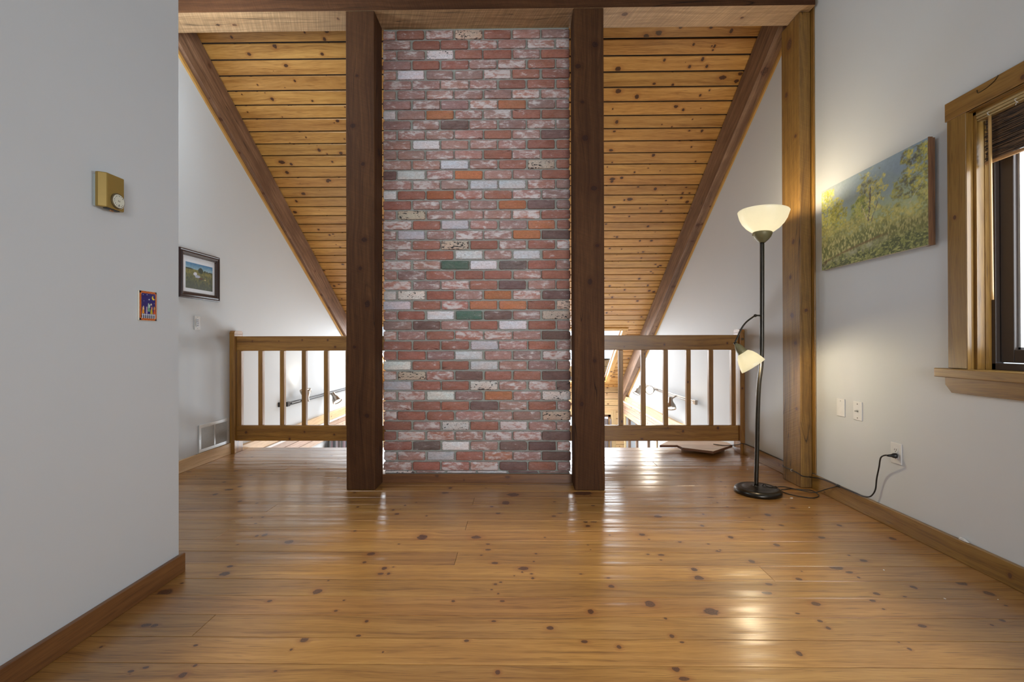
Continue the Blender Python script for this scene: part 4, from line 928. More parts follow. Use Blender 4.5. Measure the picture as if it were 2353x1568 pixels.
def landscape(w=300, h=190):
    Y, X = np.mgrid[0:h, 0:w]; X = X / (w - 1); Y = Y / (h - 1)
    n1 = vnoise(w, h, 6, 5, 1); n2 = vnoise(w, h, 20, 16, 2); n3 = vnoise(w, h, 60, 45, 3, 3, 0.7); n4 = vnoise(w, h, 90, 30, 4, 2, 0.8); n5 = vnoise(w, h, 40, 60, 8, 2, 0.8)
    C = lambda *c: np.array(c) / 255.0
    sky = lerp(np.broadcast_to(C(150, 165, 120), (h, w, 3)), C(128, 150, 165), np.clip((Y - 0.45) * 2.4 + (n1 - 0.5) * 0.9, 0, 1))
    sky = lerp(sky, C(95, 122, 150), np.clip((X - 0.45) * 1.3 * np.clip((Y - 0.5) * 2, 0, 1), 0, 1))
    sky = lerp(sky, C(178, 182, 178), np.clip((0.45 - X) * 1.6 * np.clip((Y - 0.55) * 3, 0, 1), 0, 1))
    img = sky.copy()
    def foliage(img, m, dark, mid, light, seed, sh=0.0):
        a = 0.45 * vnoise(w, h, 14, 12, seed, 2, 0.6) + 0.55 * vnoise(w, h, 62, 46, seed + 40, 3, 0.8)
        col = lerp(np.broadcast_to(dark, (h, w, 3)), mid, np.clip((a - 0.30) * 5, 0, 1)); col = lerp(col, light, np.clip((a - 0.47 + sh) * 5, 0, 1)); m = m * np.clip(0.78 + (vnoise(w, h, 70, 55, seed + 80, 2) - .45) * 3, 0, 1)
        return img * (1 - m[..., None]) + col * m[..., None]
    d1, m1, l1 = C(112, 108, 82), C(168, 164, 84), C(214, 206, 112)
    img = foliage(img, blob(X, Y, 0.06, 0.66, 0.13, 0.36, n2, .45), C(130, 135, 60), C(190, 188, 70), C(225, 220, 110), 11, 0.03)
    img = foliage(img, blob(X, Y, 0.20, 0.58, 0.10, 0.22, n2, .5), C(105, 105, 55), C(165, 158, 55), C(205, 195, 85), 12)
    img = foliage(img, blob(X, Y, 0.52, 0.70, 0.145, 0.27, n2, .65), C(88, 92, 78), m1, l1, 13, 0.02)
    img = foliage(img, blob(X, Y, 0.42, 0.58, 0.09, 0.17, n2, .6), C(80, 92, 62), C(130, 140, 60), C(180, 182, 80), 14)
    img = foliage(img, blob(X, Y, 0.93, 0.74, 0.15, 0.30, n2, .65), C(70, 72, 66), C(140, 138, 60), C(196, 186, 84), 15, 0.01)
    img = foliage(img, blob(X, Y, 0.76, 0.60, 0.06, 0.10, n2, .6), C(86, 88, 74), C(130, 130, 66), C(170, 168, 80), 16)
    img = foliage(img, np.clip((0.53 + (n2 - .5) * .22 + 0.02 * np.sin(X * 20) - Y) * 14, 0, 1), C(108, 112, 62), C(158, 152, 72), C(190, 182, 96), 17)
    # trunk strokes
    for cx, y0, y1, lean, wd, cc in ((0.515, 0.42, 0.78, 0.02, .006, C(88, 76, 70)), (0.50, 0.44, 0.62, -0.05, .004, C(205, 190, 150)), (0.54, 0.40, 0.60, 0.06, .005, C(92, 82, 78)), (0.86, .45, .62, .10, .003, C(185, 175, 150)), (0.30, .02, .24, 0.05, .003, C(62, 58, 40)), (0.315, .02, .20, -0.05, .003, C(62, 58, 40)), (0.58, .04, .20, .04, .003, C(70, 64, 44))):
        t = (Y - y0) / (y1 - y0); m = np.clip((wd - np.abs(X - cx - lean * t - (n5 - .5) * .02)) * 400, 0, 1) * ((t > 0) & (t < 1)); img = img * (1 - m[..., None]) + cc * m[..., None]
    # meadow, stream and bank
    g0 = lerp(np.broadcast_to(C(86, 92, 42), (h, w, 3)), C(150, 146, 78), np.clip((n4 - 0.42) * 6, 0, 1)); g0 = lerp(g0, C(186, 178, 112), np.clip((n4 - 0.60) * 7, 0, 1))
    g0 = lerp(g0, C(96, 88, 40), np.clip((X - 0.55) * 1.0, 0, 0.6)); m = np.clip((0.40 + (n2 - .5) * .14 - Y) * 10, 0, 1); img = img * (1 - m[..., None]) + g0 * m[..., None]
    bank = 0.06 + 0.16 * np.clip(X * 1.6, 0, 1) ** 0.6
    m = np.clip((bank - Y) * 22, 0, 1) * np.clip((0.74 - X) * 8 + (n2 - .5) * 3, 0, 1); wat = lerp(np.broadcast_to(C(140, 142, 100), (h, w, 3)), C(164, 160, 132), np.clip((n1 - .4) * 4, 0, 1)); img = img * (1 - m[..., None]) + wat * m[..., None]
    m = np.exp(-((Y - bank) / 0.012) ** 2) * np.clip((0.72 - X) * 9, 0, 1) * 0.8; img = img * (1 - m[..., None]) + C(98, 72, 38) * m[..., None]
    fr = np.clip((0.13 + 0.10 * X + (n2 - .5) * .20 - Y) * 12, 0, 1); g1 = lerp(np.broadcast_to(C(58, 66, 30), (h, w, 3)), C(112, 118, 52), np.clip((n3 - 0.45) * 7, 0, 1)); g1 = lerp(g1, C(150, 150, 78), np.clip((n5 - 0.62) * 8, 0, 1)); img = img * (1 - fr[..., None]) + g1 * fr[..., None]
    img = (img * (0.94 + 0.12 * n3)[..., None]) ** 0.78
    # the painter's initials, bottom left: O M
    def stroke(x0, y0, x1, y1, wd=0.0035):
        L2 = (x1 - x0) ** 2 + (y1 - y0) ** 2; t = np.clip(((X - x0) * (x1 - x0) + (Y - y0) * (y1 - y0)) / L2, 0, 1)
        d = np.hypot(X - x0 - t * (x1 - x0), (Y - y0 - t * (y1 - y0)) * 0.65); m = np.clip((wd - d) * 500, 0, 1); img[:] = img * (1 - m[..., None]) + C(60, 30, 22) * m[..., None]
    pts = [(0.025 + 0.010 * math.cos(a), 0.068 + 0.030 * math.sin(a)) for a in np.linspace(0, 2 * math.pi, 13)]
    for a, b in zip(pts, pts[1:]): stroke(*a, *b, 0.0028)
    for q in ((0.042, .045, .044, .105), (0.044, .105, .050, .06), (0.050, .06, .058, .11), (0.058, .11, .062, .05)): stroke(*q, 0.0028)
    return np.clip(img, 0, 1)
def big_painting():
    # hangs a little away from the wall at its near (right) end
    A = Vector((2.046, 3.195, 1.508)); B = Vector((2.030, 2.352, 1.508)); hgt = 0.532; d = (B - A)
    n = d.cross(Vector((0, 0, 1))).normalized()
    if n.x > 0: n = -n
    r = empty('landscape_painting', tuple((A + B) / 2), 'unframed oil painting of yellow-green trees and a stream on the right wall', 'painting')
    P = lambda u, v: A + d * u + Vector((0, 0, 1)) * hgt * v + n * 0.0006
    picture_mesh('painted_canvas', landscape(), P, r, rough=0.55)
    bm = bmesh.new(); c = [A, B, B + Vector((0, 0, hgt)), A + Vector((0, 0, hgt))]; extrude_poly(bm, [q for q in c], -n * 0.018)
    bm_obj('canvas_edge', fixn(bm), plain('primed_canvas', (0.55, 0.50, 0.38), 0.7), r, smooth=False)
    u = d.normalized(); mb = MB(); zz = Vector((0, 0, 1))
    mb.obox(B - u * 0.001 + n * 0.001 - Vector((0, 0, 0.002)), zz, u, -n, hgt + 0.004, 0.004, 0.020, 0, seed=9)
    mb.obox(B - u * 0.040 - n * 0.0185 - Vector((0, 0, 0.001)), zz, u, -n, hgt, 0.040, 0.018 - 0.004, 0, seed=7)
    OLDW = wood('old_stretcher', (0.22, 0.12, 0.05), (0.15, 0.07, 0.03), (0.05, 0.02, 0.01), streak=30)
    mb.build('stretcher_bar', [OLDW], r); mb = MB()
    mb.obox(A - n * 0.0185, zz, u, -n, hgt, 0.040, 0.008, 0, seed=8)
    mb.build('stretcher_bar', [OLDW], r)
big_painting()

def meadow(w=90, h=80):
    Y, X = np.mgrid[0:h, 0:w]; X = X / (w - 1); Y = Y / (h - 1); C = lambda *c: np.array(c) / 255.0
    n1 = vnoise(w, h, 8, 8, 31); n2 = vnoise(w, h, 26, 12, 32, 3, .7)
    img = lerp(np.broadcast_to(C(142, 176, 190), (h, w, 3)), C(66, 122, 168), np.clip((Y - .76) * 4 + (n1 - .5) * .8, 0, 1))
    hz = 0.78 - 0.04 * X
    fld = lerp(np.broadcast_to(C(70, 82, 70), (h, w, 3)), C(128, 124, 70), np.clip((Y - .15) * 1.5 + (n2 - .5) * 1.6, 0, 1)); m = np.clip((hz - Y) * 60, 0, 1); img = img * (1 - m[..., None]) + fld * m[..., None]
    for cx, rx, ry in ((0.54, .10, .12), (0.70, .04, .05), (0.78, .03, .04), (0.12, .18, .03), (.92, .1, .025)):
        m = blob(X, Y, cx, 0.77 - 0.04 * cx, rx, ry, n2, .3); img = img * (1 - m[..., None]) + C(48, 62, 52) * m[..., None]
    # plain pale boulders in the grass
    for cx, cy, rx, ry, cc in ((0.34, .58, .07, .09, C(210, 212, 220)), (0.42, .50, .10, .06, C(170, 178, 196)), (0.56, .44, .09, .035, C(96, 62, 48)), (0.71, .41, .035, .018, C(222, 205, 150))):
        m = blob(X, Y, cx, cy, rx, ry, n2, .3); img = img * (1 - m[..., None]) + cc * m[..., None]
    return np.clip(img * (0.92 + .16 * n2)[..., None], 0, 1)
def framed_print():
    X0 = XL; y0, y1, z0, z1 = 3.683, 4.172, 1.398, 1.793; t = 0.052
    y0 -= 0.012
    r = empty('framed_print', (X0 + 0.01, (y0 + y1) / 2, z0), 'dark framed print of a green meadow under blue sky on the far left wall', 'picture')
    mb = MB(); DK = plain('black_cherry_frame', (0.030, 0.012, 0.010), 0.36, 0.0, 0.3)
    bm = bmesh.new()
    prof = [(0.0, 0.0), (0.0, 0.020), (0.008, 0.024), (0.016, 0.019), (0.026, 0.026), (0.036, 0.024), (0.044, 0.014), (0.052, 0.012), (0.052, 0.0)]
    cor = [(y0, z0, 1, 1), (y1, z0, -1, 1), (y1, z1, -1, -1), (y0, z1, 1, -1)]
    rings = [[bm.verts.new((X0 + 0.0008 + dx, y + sy * a, z + sz * a)) for a, dx in prof] for y, z, sy, sz in cor]
    for k in range(4):
        A, B = rings[k], rings[(k + 1) % 4]
        for i in range(len(prof) - 1): bm.faces.new((A[i], A[i + 1], B[i + 1], B[i]))
    bm_obj('frame', fixn(bm), DK, r, smooth=False, bevel=0.0008)
    bm = bmesh.new()
    # beaded inner lip
    for side in range(4):
        (ya, za, *_), (yb, zb, *_) = cor[side], cor[(side + 1) % 4]
        ins = 0.047; ya += ins * cor[side][2]; za += ins * cor[side][3]; yb += ins * cor[(side + 1) % 4][2]; zb += ins * cor[(side + 1) % 4][3]
        n_ = 34
        for k in range(n_):
            t_ = (k + 0.5) / n_; c = Vector((X0 + 0.0145, ya + (yb - ya) * t_, za + (zb - za) * t_)); bmesh.ops.create_icosphere(bm, subdivisions=1, radius=0.0032, matrix=Matrix.Translation(c))
    bm_obj('beading', bm, plain('bead_bronze', (0.30, 0.24, 0.20), 0.3, 0.5), r)
    bm = bmesh.new(); bm_box(bm, X0 + 0.001, X0 + 0.008, y0 + 0.05, y1 - 0.05, z0 + 0.05, z1 - 0.05); bm_obj('mat_board', bm, plain('white_mat', (0.72, 0.75, 0.80), 0.6), r, smooth=False)
    ya, yb, za, zb = y0 + 0.085, y1 - 0.082, z0 + 0.082, z1 - 0.100
    picture_mesh('print', meadow(), lambda u, v: (X0 + 0.0084, ya + (yb - ya) * u, za + (zb - za) * v), r, 0.4)
framed_print()

def switch_cover():
    X0 = -1.527; yc, zc_ = 1.9075, 1.183; w_, h_ = 0.094, 0.124
    W_, H_ = 84, 112
    Y, X = np.mgrid[0:H_, 0:W_]; X = X / (W_ - 1); Y = Y / (H_ - 1); C = lambda *c: np.array(c) / 255.0
    n = vnoise(W_, H_, 12, 16, 5)
    img = np.broadcast_to(C(28, 32, 112), (H_, W_, 3)).copy() * (0.85 + .3 * n)[..., None]
    def put(m, c): img[:] = img * (1 - m[..., None]) + c * m[..., None]
    for cx, cy, r_ in ((.20, .87, .020), (.42, .88, .024), (.24, .66, .018), (.44, .70, .012), (.54, .72, .036), (.84, .60, .018), (.86, .88, .014), (.9, .44, .012)):
        put(np.clip((r_ - np.hypot(X - cx, (Y - cy) * 1.3)) * 90, 0, 1), C(225, 232, 235))
    moon = np.clip((.105 - np.hypot(X - .80, (Y - .79) * 1.3)) * 90, 0, 1) * np.clip((np.hypot(X - .87, (Y - .825) * 1.3) - .092) * 90, 0, 1); put(moon, C(245, 222, 70))
    # simple coloured bottle shapes behind a picket fence
    for cx, y0, y1, wd, cc in ((.20, .22, .46, .07, C(236, 160, 40)), (.22, .36, .50, .045, C(225, 205, 165)), (.40, .22, .48, .055, C(190, 160, 190)), (.52, .30, .60, .07, C(110, 170, 130)), (.50, .45, .60, .035, C(205, 220, 215)), (.68, .20, .40, .08, C(205, 180, 50)), (.70, .38, .50, .045, C(240, 165, 110)), (.84, .22, .40, .055, C(235, 90, 30)), (.84, .38, .50, .045, C(225, 175, 70)), (.66, .52, .60, .05, C(250, 240, 190)), (.30, .22, .5, .012, C(90, 40, 30))):
        put(np.clip((wd * (1.15 - .5 * np.clip((Y - y0) / (y1 - y0), 0, 1)) - np.abs(X - cx)) * 60, 0, 1) * np.clip((Y - y0) * 60, 0, 1) * np.clip((y1 - Y) * 60, 0, 1), cc)
    put(np.clip((0.235 - Y) * 60, 0, 1), C(20, 18, 40))
    for k in range(7):
        cx = .17 + k * .118; put(np.clip((.036 - np.abs(X - cx)) * 90, 0, 1) * np.clip((.25 - np.abs(X - cx) * .8 - Y) * 60, 0, 1), C(216, 216, 232))
    put(np.clip((.015 - np.abs(Y - .20)) * 90, 0, 1) * (X > .12) * (X < .9), C(225, 225, 235))
    bd = np.minimum(np.minimum(X, 1 - X) * 1.0, np.minimum(Y, 1 - Y) * 1.3)
    wave = np.where(np.minimum(X, 1 - X) < np.minimum(Y, 1 - Y) * 1.3, np.sin(Y * 40), np.sin(X * 34)) * .012
    put(np.clip((.105 - bd) * 60, 0, 1), C(232, 128, 45)); put(np.clip((.018 - np.abs(bd - .055 - wave)) * 70, 0, 1), C(140, 45, 25)); put(np.clip((.018 - bd) * 60, 0, 1), C(60, 25, 18))
    put(np.clip((.11 - np.hypot(np.minimum(X, 1 - X), np.minimum(Y, 1 - Y) * 1.3)) * 60, 0, 1), C(14, 12, 16))
    put(np.clip((.018 - np.hypot(X - .10, (Y - .90) * 1.3)) * 90, 0, 1), C(240, 235, 200)); put(np.clip((.018 - np.hypot(X - .10, (Y - .08) * 1.3)) * 90, 0, 1), C(240, 235, 200))
    r = empty('light_switch_cover', (X0, yc, zc_ - h_ / 2), 'painted switch cover with a night sky, moon and picket fence on the left wall', 'light switch')
    bm = bmesh.new(); pts = []
    for (sx, sz, a0) in ((1, 1, 0), (-1, 1, 90), (-1, -1, 180), (1, -1, 270)):
        for k in range(5):
            a = math.radians(a0 + 22.5 * k); rc = 0.007; pts.append((X0 + 0.0003, yc + sx * (w_ / 2 - rc) + rc * math.cos(a), zc_ + sz * (h_ / 2 - rc) + rc * math.sin(a)))
    extrude_poly(bm, pts, (0.007, 0, 0)); bm_obj('plate', fixn(bm), plain('cream_ceramic', (0.75, 0.70, 0.60), 0.15), r, smooth=False, bevel=0.002)
    ww, hh = w_ - 0.004, h_ - 0.004
    # near edge of the wall is the left side of the picture
    def PP(u, v):
        y = yc - ww / 2 + ww * u; z = zc_ - hh / 2 + hh * v; e = min(u, 1 - u) * ww; e2 = min(v, 1 - v) * hh; q = min(e, e2, 0.004) / 0.004
        return (X0 + 0.0070 + 0.0016 * math.sqrt(max(0, q * (2 - q))), y, z)
    picture_mesh('painted_scene', img[:, :, :], PP, r, 0.12, 0.6)
    bm = bmesh.new(); extrude_poly(bm, [(X0 + 0.0085, yc - 0.004, zc_ + 0.002), (X0 + 0.0085, yc + 0.004, zc_ + 0.002), (X0 + 0.0085, yc + 0.004, zc_ - 0.010), (X0 + 0.0085, yc - 0.004, zc_ - 0.010)], (0.005, 0.0, 0.004))
    bm_obj('toggle', fixn(bm), plain('green_white_toggle', (0.45, 0.60, 0.50), 0.3), r, smooth=False, bevel=0.001)
switch_cover()

def thermostat():
    X0 = -1.527
    r = empty('thermostat', (X0, 1.71, 1.52), 'old gold-brown box thermostat with a round dial on the left wall', 'thermostat')
    GOLD = plain('gold_brown_enamel', (0.34, 0.225, 0.055), 0.42, 0.35)
    bm = bmesh.new(); bm_box(bm, X0 + 0.0003, X0 + 0.010, 1.664, 1.758, 1.525, 1.640); bm_obj('back_plate', bm, plain('grey_green_backplate', (0.40, 0.45, 0.44), 0.5), r, smooth=False, bevel=0.001)
    bm = bmesh.new(); x0, x1 = X0 + 0.012, X0 + 0.044; y0, y1, z0, z1 = 1.659, 1.752, 1.523, 1.648
    # cover with a bevelled near edge and rounded outer corners
    prof = [(y0, x0), (y0, x0 + 0.012), (y0 + 0.013, x1 - 0.001), (y0 + 0.018, x1), (y1 - 0.006, x1), (y1, x1 - 0.006), (y1, x0)]
    extrude_poly(bm, [(x, y, z0) for y, x in prof], (0, 0, z1 - z0)); bm_obj('cover', fixn(bm), GOLD, r, smooth=False, bevel=0.003)
    bm = bmesh.new(); bm_box(bm, x0 + 0.012, x1 - 0.004, y0 + 0.02, y1 - 0.02, z0 - 0.003, z0 + 0.001); bm_obj('bottom_slot', bm, SLOT, r, smooth=False)
    bm = bmesh.new(); bm_box(bm, x0 + 0.016, x1 - 0.010, y0 + 0.040, y0 + 0.055, z0 - 0.008, z0 - 0.001); bm_obj('lever', bm, plain('copper_lever', (0.45, 0.22, 0.10), 0.3, 0.6), r, smooth=False, bevel=0.002)
    c = (x1 - 0.001, 1.7165, 1.5555)
    bm = bmesh.new(); lathe(bm, [(0, 0), (0.0285, 0), (0.0285, 0.005), (0.0265, 0.0065), (0, 0.0065)], c, (1, 0, 0), 48); bm_obj('dial_rim', fixn(bm), plain('dial_bronze', (0.16, 0.12, 0.06), 0.35, 0.5), r, smooth=False)
    d = empty('dial', c, None, None); 
    bm = bmesh.new(); lathe(bm, [(0, 0.0066), (0.0245, 0.0066), (0.0240, 0.0078), (0, 0.0080)], c, (1, 0, 0), 48); f = bm_obj('dial_face', fixn(bm), plain('cream_dial', (0.66, 0.66, 0.55), 0.4), r, smooth=False)
    bpy.data.objects.remove(d)
    bm = bmesh.new()
    for k in range(14):
        a = math.radians(38 + k * 22); q = 0.0195; L = 0.0022 if k % 2 else 0.0034
        cy, cz = c[1] + q * math.cos(a), c[2] + q * math.sin(a)
        bm_box(bm, c[0] + 0.0080, c[0] + 0.0084, cy - 0.0010, cy + 0.0010, cz - L / 2, cz + L / 2)
    for k in (-1, 1): bm_box(bm, c[0] + 0.0081, c[0] + 0.0085, c[1] - 0.0008 + k * .003, c[1] + 0.0008 + k * .003, c[2] - 0.003, c[2] + 0.003)
    bm_box(bm, c[0] + 0.0081, c[0] + 0.0086, c[1] - 0.0010, c[1] + 0.0010, c[2] - 0.019, c[2] - 0.012)
    bm_obj('dial_marks', bm, SLOT, f, smooth=False)
thermostat()

def timer_switch():
    yc, zc_ = 3.9, 1.1995
    r = empty('wall_timer_switch', (XL, yc, zc_ - 0.057), 'white timer switch with a column of buttons on the far left wall', 'switch')
    bm = bmesh.new(); bm_box(bm, XL + 0.0003, XL + 0.0065, yc - 0.036, yc + 0.036, zc_ - 0.058, zc_ + 0.058); bm_obj('plate', bm, plain('warm_white_plate', (0.60, 0.59, 0.56), 0.4), r, smooth=False, bevel=0.002)
    bm = bmesh.new(); bm_box(bm, XL + 0.006, XL + 0.012, yc - 0.017, yc + 0.017, zc_ - 0.034, zc_ + 0.034); bm_obj('button_panel', bm, plain('pale_panel', (0.66, 0.66, 0.66), 0.35), r, smooth=False, bevel=0.001)
    for k in range(4):
        for s in (-1, 1):
            z = zc_ + 0.024 - k * 0.0155; bm = bmesh.new(); bm_box(bm, XL + 0.012, XL + 0.0135, yc - 0.0015 + s * 0.006 - 0.0035, yc + s * 0.006 + 0.0035, z - 0.0045, z + 0.0045)
            bm_obj('button', bm, plain('grey_blue_button' if False else 'button_%d' % k, (0.16, 0.18, 0.22) if s < 0 else (0.50, 0.50, 0.52), 0.4), r, smooth=False)
    for dz in (-0.047, 0.047):
        bm = bmesh.new(); lathe(bm, [(0, 0), (0.003, 0), (0.003, 0.001), (0, 0.0012)], (XL + 0.0065, yc, zc_ + dz), (1, 0, 0), 10); bm_obj('screw', fixn(bm), STEEL, r)
timer_switch()

def air_grille():
    y0, y1, z0, z1 = 3.915, 4.328, 0.103, 0.337
    r = empty('air_return_grille', (XL, (y0 + y1) / 2, z0), 'white metal air return grille low on the far left wall beside the railing', 'vent')
    M_ = plain('white_enamel_grille', (0.62, 0.62, 0.60), 0.32, 0.1)
    bm = bmesh.new(); b = 0.028
    for q in ((y0, y1, z0, z0 + b), (y0, y1, z1 - b, z1), (y0, y0 + b, z0 + b, z1 - b), (y1 - b, y1, z0 + b, z1 - b), ((y0 + y1) / 2 - 0.009, (y0 + y1) / 2 + 0.009, z0 + b, z1 - b)):
        bm_box(bm, XL + 0.0004, XL + 0.008, *q)
    bm_obj('grille_frame', bm, M_, r, smooth=False, bevel=0.0015)
    n = 17
    for (ya, yb) in ((y0 + b, (y0 + y1) / 2 - 0.009), ((y0 + y1) / 2 + 0.009, y1 - b)):
        bm = bmesh.new()
        for k in range(n):
            z = z0 + b + (k + 0.5) * (z1 - z0 - 2 * b) / n
            extrude_poly(bm, [(XL + 0.001, ya, z + 0.004), (XL + 0.0075, ya, z - 0.0028), (XL + 0.0080, ya, z - 0.0016), (XL + 0.0018, ya, z + 0.0052)], (0, yb - ya, 0))
        bm_obj('louvres', fixn(bm), M_, r, smooth=False)
    bm = bmesh.new(); bm_box(bm, XL + 0.0002, XL + 0.0008, y0 + b, y1 - b, z0 + b, z1 - b); bm_obj('duct_opening', bm, plain('duct_dark', (0.045, 0.035, 0.028), 0.8), r, smooth=False)
    for y in (y0 + 0.012, y1 - 0.012):
        bm = bmesh.new(); lathe(bm, [(0, 0), (0.0035, 0), (0.0030, 0.0012), (0, 0.0015)], (XL + 0.008, y, (z0 + z1) / 2), (1, 0, 0), 10); bm_obj('screw', fixn(bm), STEEL, r)
air_grille()

# ------------------------------------------------------------------ wooden board lying on the landing
mb = MB()
def slabpoly(pts, z0, z1, seed):
    R = random.Random(seed); U = R.uniform(0, 50); r = (R.random(), 0.75, 0.5); uvs = [(U + x, U + y) for x, y in pts]
    mb.face([(x, y, z1) for x, y in pts], 0, uvs, None, r); mb.face([(x, y, z0) for x, y in pts][::-1], 0, uvs[::-1], None, r); n = len(pts)
    for i in range(n):
        a, b = pts[i], pts[(i + 1) % n]; L = math.hypot(b[0] - a[0], b[1] - a[1])
        mb.face([(*a, z0), (*b, z0), (*b, z1), (*a, z1)], 1, [(U, 0), (U + L, 0), (U + L, z1 - z0), (U, z1 - z0)], None, r)
slabpoly([(1.335, 4.478), (1.50, 4.475), (1.515, 4.372), (1.735, 4.222), (2.020, 4.478), (2.026, 4.60), (1.93, 4.72), (1.52, 4.72)], 0.030, 0.052, 5)
o = mb.build('wooden_board', [wood('pale_board_top', (0.80, 0.60, 0.40), (0.70, 0.49, 0.30), (0.46, 0.28, 0.15), streak=24, rough=0.35), wood('board_edge', (0.22, 0.10, 0.05), (0.15, 0.065, 0.032), (0.06, 0.025, 0.012), streak=60, rough=0.6)], bevel=0.002)
tag(o, 'angular wooden board lying on the floor under the right railing', 'board')
mb = MB(); mb.box(1.56, 1.93, 4.44, 4.545, 0.0005, 0.0295, 'x', 0, seed=9); o = mb.build('wooden_block', [RAFTW], bevel=0.002); tag(o, 'dark wooden batten under the angular board by the right railing', 'batten')

# ------------------------------------------------------------------ track lights in the great room
CHR = plain('brushed_nickel', (0.42, 0.37, 0.32), 0.28, 0.85); BLKP = plain('black_track', (0.03, 0.03, 0.035), 0.35, 0.4)
g = NT('spot_glow'); g.p(Base_Color=(1, 1, 1), Emission_Color=(1.0, 0.93, 0.80), Emission_Strength=6.0); SPOTG = g.m
def spot_head(parent, hub, aim, label_unused=None, energy=10.0):
    A = Vector(hub); D = Vector(aim).normalized()
    h = None
    bm = bmesh.new(); lathe(bm, [(0, 0), (0.024, 0.0), (0.027, 0.010), (0.028, 0.045), (0.038, 0.070), (0.056, 0.100), (0.064, 0.130), (0.065, 0.150), (0.060, 0.150), (0.056, 0.120), (0.03, 0.095), (0, 0.090)], A - D * 0.03, D, 32)
    h = bm_obj('spot_head', fixn(bm), CHR, parent)
    bm = bmesh.new(); lathe(bm, [(0, 0.0), (0.054, 0.0), (0.050, 0.010), (0.03, 0.018), (0, 0.021)], A + D * 0.098, D, 24); bm_obj('bulb', fixn(bm), SPOTG, h)
    lamp('spot_bulb', 'SPOT', tuple(A + D * 0.155), energy, (1.0, 0.88, 0.70), D.to_track_quat('-Z', 'Y').to_euler(), spot_size=math.radians(120), spot_blend=0.6, shadow_soft_size=0.045)
    return h
def track(xw, sgn, ya, yb, z, heads, label, bar_mat):
    r = empty('track_light', (xw, (ya + yb) / 2, z), label, 'track light', 'track lights low on the great room walls')
    x = xw + sgn * 0.055
    bm = bmesh.new()
    for dz in (-0.013, 0.013): bm_box(bm, x - 0.010, x + 0.010, ya, yb, z + dz - 0.007, z + dz + 0.007)
    bm_box(bm, x - 0.014, x + 0.014, ya - 0.02, ya + 0.04, z - 0.026, z + 0.026)
    bm_obj('track_bar', bm, bar_mat, r, smooth=False, bevel=0.002)
    for y in (ya + 0.1, (ya + yb) / 2, yb - 0.1):
        bm = bmesh.new(); tube(bm, [(xw + sgn * 0.001, y, z), (x, y, z)], 0.012, n=12, sub=1); bm_obj('wall_mount', bm, bar_mat, r)
    for y, hz, aim, en_ in heads:
        hub = (x + sgn * 0.075, y, z + hz)
        bm = bmesh.new(); tube(bm, [(x, y, z), (x + sgn * 0.04, y, z + hz * 0.5), hub], 0.009, n=10, sub=4); bm_obj('swivel_arm', bm, CHR, r)
        spot_head(r, hub, aim, energy=en_)
    return r
track(XL, 1, 5.33, 7.6, 0.330, [(5.66, 0.02, (-0.10, -0.15, 1.0), 3), (6.48, -0.02, (0.55, -0.25, -0.75), 6), (7.35, -0.02, (0.6, 0.1, -0.8), 6)], 'dark track light on the far left wall seen through the left railing', BLKP)
track(XR, -1, 5.40, 7.8, 0.338, [(6.05, -0.05, (-0.10, -0.42, -0.85), 3), (6.85, 0.0, (-0.62, -0.75, 0.02), 26), (7.6, -0.04, (-0.5, -0.2, -0.8), 5)], 'nickel track light on the far right wall seen through the right railing', CHR)
bm = bmesh.new(); bm_box(bm, XL + 0.0004, XL + 0.02, 5.225, 5.275, 0.310, 0.362); o = bm_obj('wall_sensor', bm, BLKP, smooth=False, bevel=0.003); tag(o, 'tiny black box on the far left wall before the track light', 'sensor')

# ------------------------------------------------------------------ lower windows and curtain of the great room
def low_window(name, plane, a0, a1, z0, z1, at, mull):
    w = empty(name, ((a0 + a1) / 2, at, z0) if plane == 'y' else (at, (a0 + a1) / 2, z0), None, None); w['kind'] = 'structure'
    def bx(mb, p0, p1, q0, q1, d0, d1, ax, seed):
        if plane == 'y': mb.box(p0, p1, at + d0, at + d1, q0, q1, 'X' if ax == 'h' else 'z', 0, seed=seed)
        else: mb.box(at - d1, at - d0, p0, p1, q0, q1, 'Y' if ax == 'h' else 'Z', 0, seed=seed)
    mb = MB(); t = 0.09
    o0, o1 = (-0.018, 0.002) if plane == 'y' else (-0.002, 0.018)
    bx(mb, a0 - t, a0, z0 - t, z1 + t, o0, o1, 'v', 1); bx(mb, a1, a1 + t, z0 - t, z1 + t, o0, o1, 'v', 2); bx(mb, a0, a1, z1, z1 + t, o0, o1, 'h', 3); bx(mb, a0, a1, z0 - t, z0, o0, o1, 'h', 4)
    mb.build('casing', [PALEW], w)
    mb = MB(); i0, i1 = (0.03, 0.07) if plane == 'y' else (-0.08, -0.04)
    for m_ in [a0] + mull + [a1 - 0.05]: bx(mb, m_, m_ + 0.05, z0, z1, i0, i1, 'v', 5)
    bx(mb, a0, a1, z0, z0 + 0.05, i0, i1, 'h', 6); bx(mb, a0, a1, z1 - 0.05, z1, i0, i1, 'h', 7)
    mb.build('sash', [RAFTW], w)
    mb = MB(); i0, i1 = (0.048, 0.052) if plane == 'y' else (-0.062, -0.058)
    bx(mb, a0, a1, z0, z1, i0, i1, 'h', 8); mb.build('pane', [GLASS], w)
low_window('window_4', 'y', FW[0], FW[1], FW[2], FW[3], 9.30, [0.92])
low_window('window_5', 'x', 7.15, 9.12, -1.9, -0.40, XR, [7.75, 8.5])
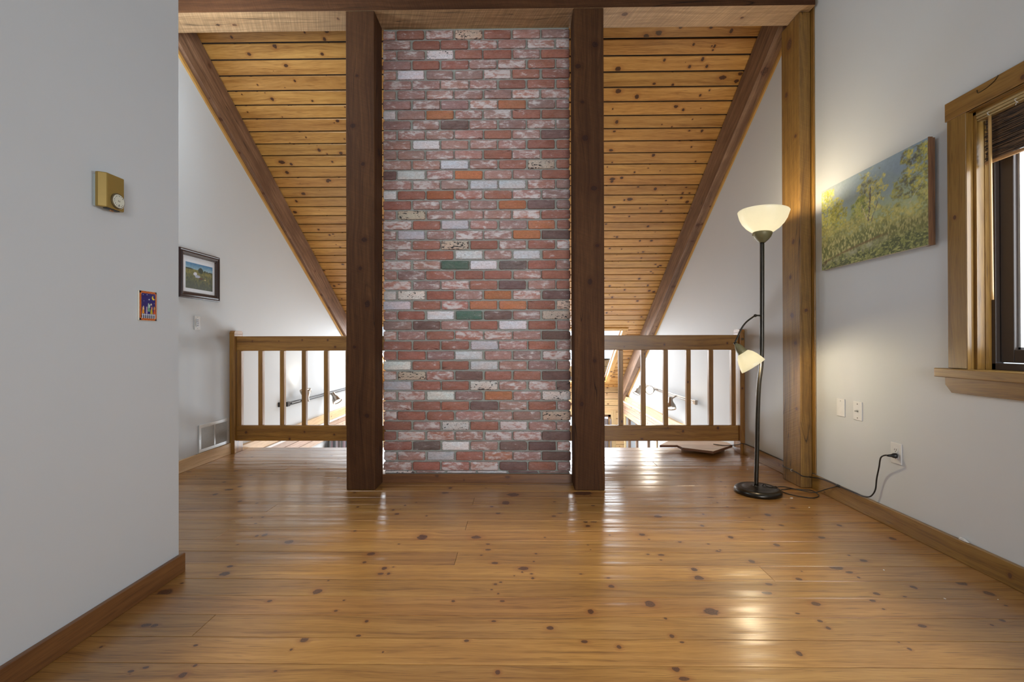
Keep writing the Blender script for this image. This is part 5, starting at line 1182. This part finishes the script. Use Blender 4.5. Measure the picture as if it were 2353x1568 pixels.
def curtain(name, label, P, width, z0, z1, folds, cols, grp=None):
    bm = bmesh.new(); n = folds * 8; ly = bm.loops.layers.float_color.new('stripe') if False else None
    V = []
    for i in range(n + 1):
        t = i / n; off = 0.025 * math.sin(t * folds * 2 * math.pi); V.append((bm.verts.new(P(t * width, off, z0)), bm.verts.new(P(t * width, off, z1))))
    for i in range(n):
        f = bm.faces.new((V[i][0], V[i + 1][0], V[i + 1][1], V[i][1])); f.material_index = (i // 4) % len(cols)
    o = bm_obj(name, bm, [plain(name + '_%d' % k, c, 0.8) for k, c in enumerate(cols)])
    s = o.modifiers.new('thickness', 'SOLIDIFY'); s.thickness = 0.004
    return tag(o, label, 'curtain')
curtain('striped_curtain', 'dark striped curtain below the boards of the far left wall', lambda a, b, z: (XL + 0.05 + b, 6.47 + a, z), 2.2, -2.4, -0.315, 12, [(0.05, 0.05, 0.045), (0.16, 0.10, 0.11), (0.03, 0.03, 0.03), (0.25, 0.20, 0.21), (0.06, 0.04, 0.03)])
curtain('window_curtain', 'narrow brown striped curtain at the low far window right of the chimney', lambda a, b, z: (1.685 + a, 9.22 + b, z), 0.13, -2.2, -0.47, 2, [(0.22, 0.18, 0.17), (0.10, 0.08, 0.08), (0.35, 0.22, 0.10)])

# ------------------------------------------------------------------ crumbs of paint on the floor near the right wall
GRP = 'white paint chips on the floor by the right baseboard'
chip = None
for k, (x, y, s, a) in enumerate(((1.800, 2.943, .006, 0.3), (1.640, 2.140, .005, 1.0), (1.79, 3.115, .011, 0.2), (1.700, 1.905, .004, 2.0), (1.905, 1.90, .003, 0.6))):
    if chip is None:
        bm = bmesh.new(); extrude_poly(bm, [(-1, -.4, 0), (0.2, -.6, 0), (1, 0, 0), (.5, .6, 0), (-.7, .5, 0)], (0, 0, .25)); me = bpy.data.meshes.new('paint_chip'); fixn(bm); bm.to_mesh(me); bm.free(); me.materials.append(plain('chip_white', (0.75, 0.74, 0.70), 0.7))
        o = bpy.data.objects.new('paint_chip', me); chip = o
    else: o = chip.copy()
    COL.objects.link(o); o.location = (x, y, 0.0005); o.scale = (s, s, s); o.rotation_euler = (0, 0, a)
    tag(o, ['small white chip on the floor left of the cord loops', 'small white chip on the bare boards below the outlet', 'largest pale sliver on the floor just below the cord loops', 'tiny white chip on the floor in front of the window', 'tiny white chip on the floor nearest the window baseboard'][k], 'chip', GRP)
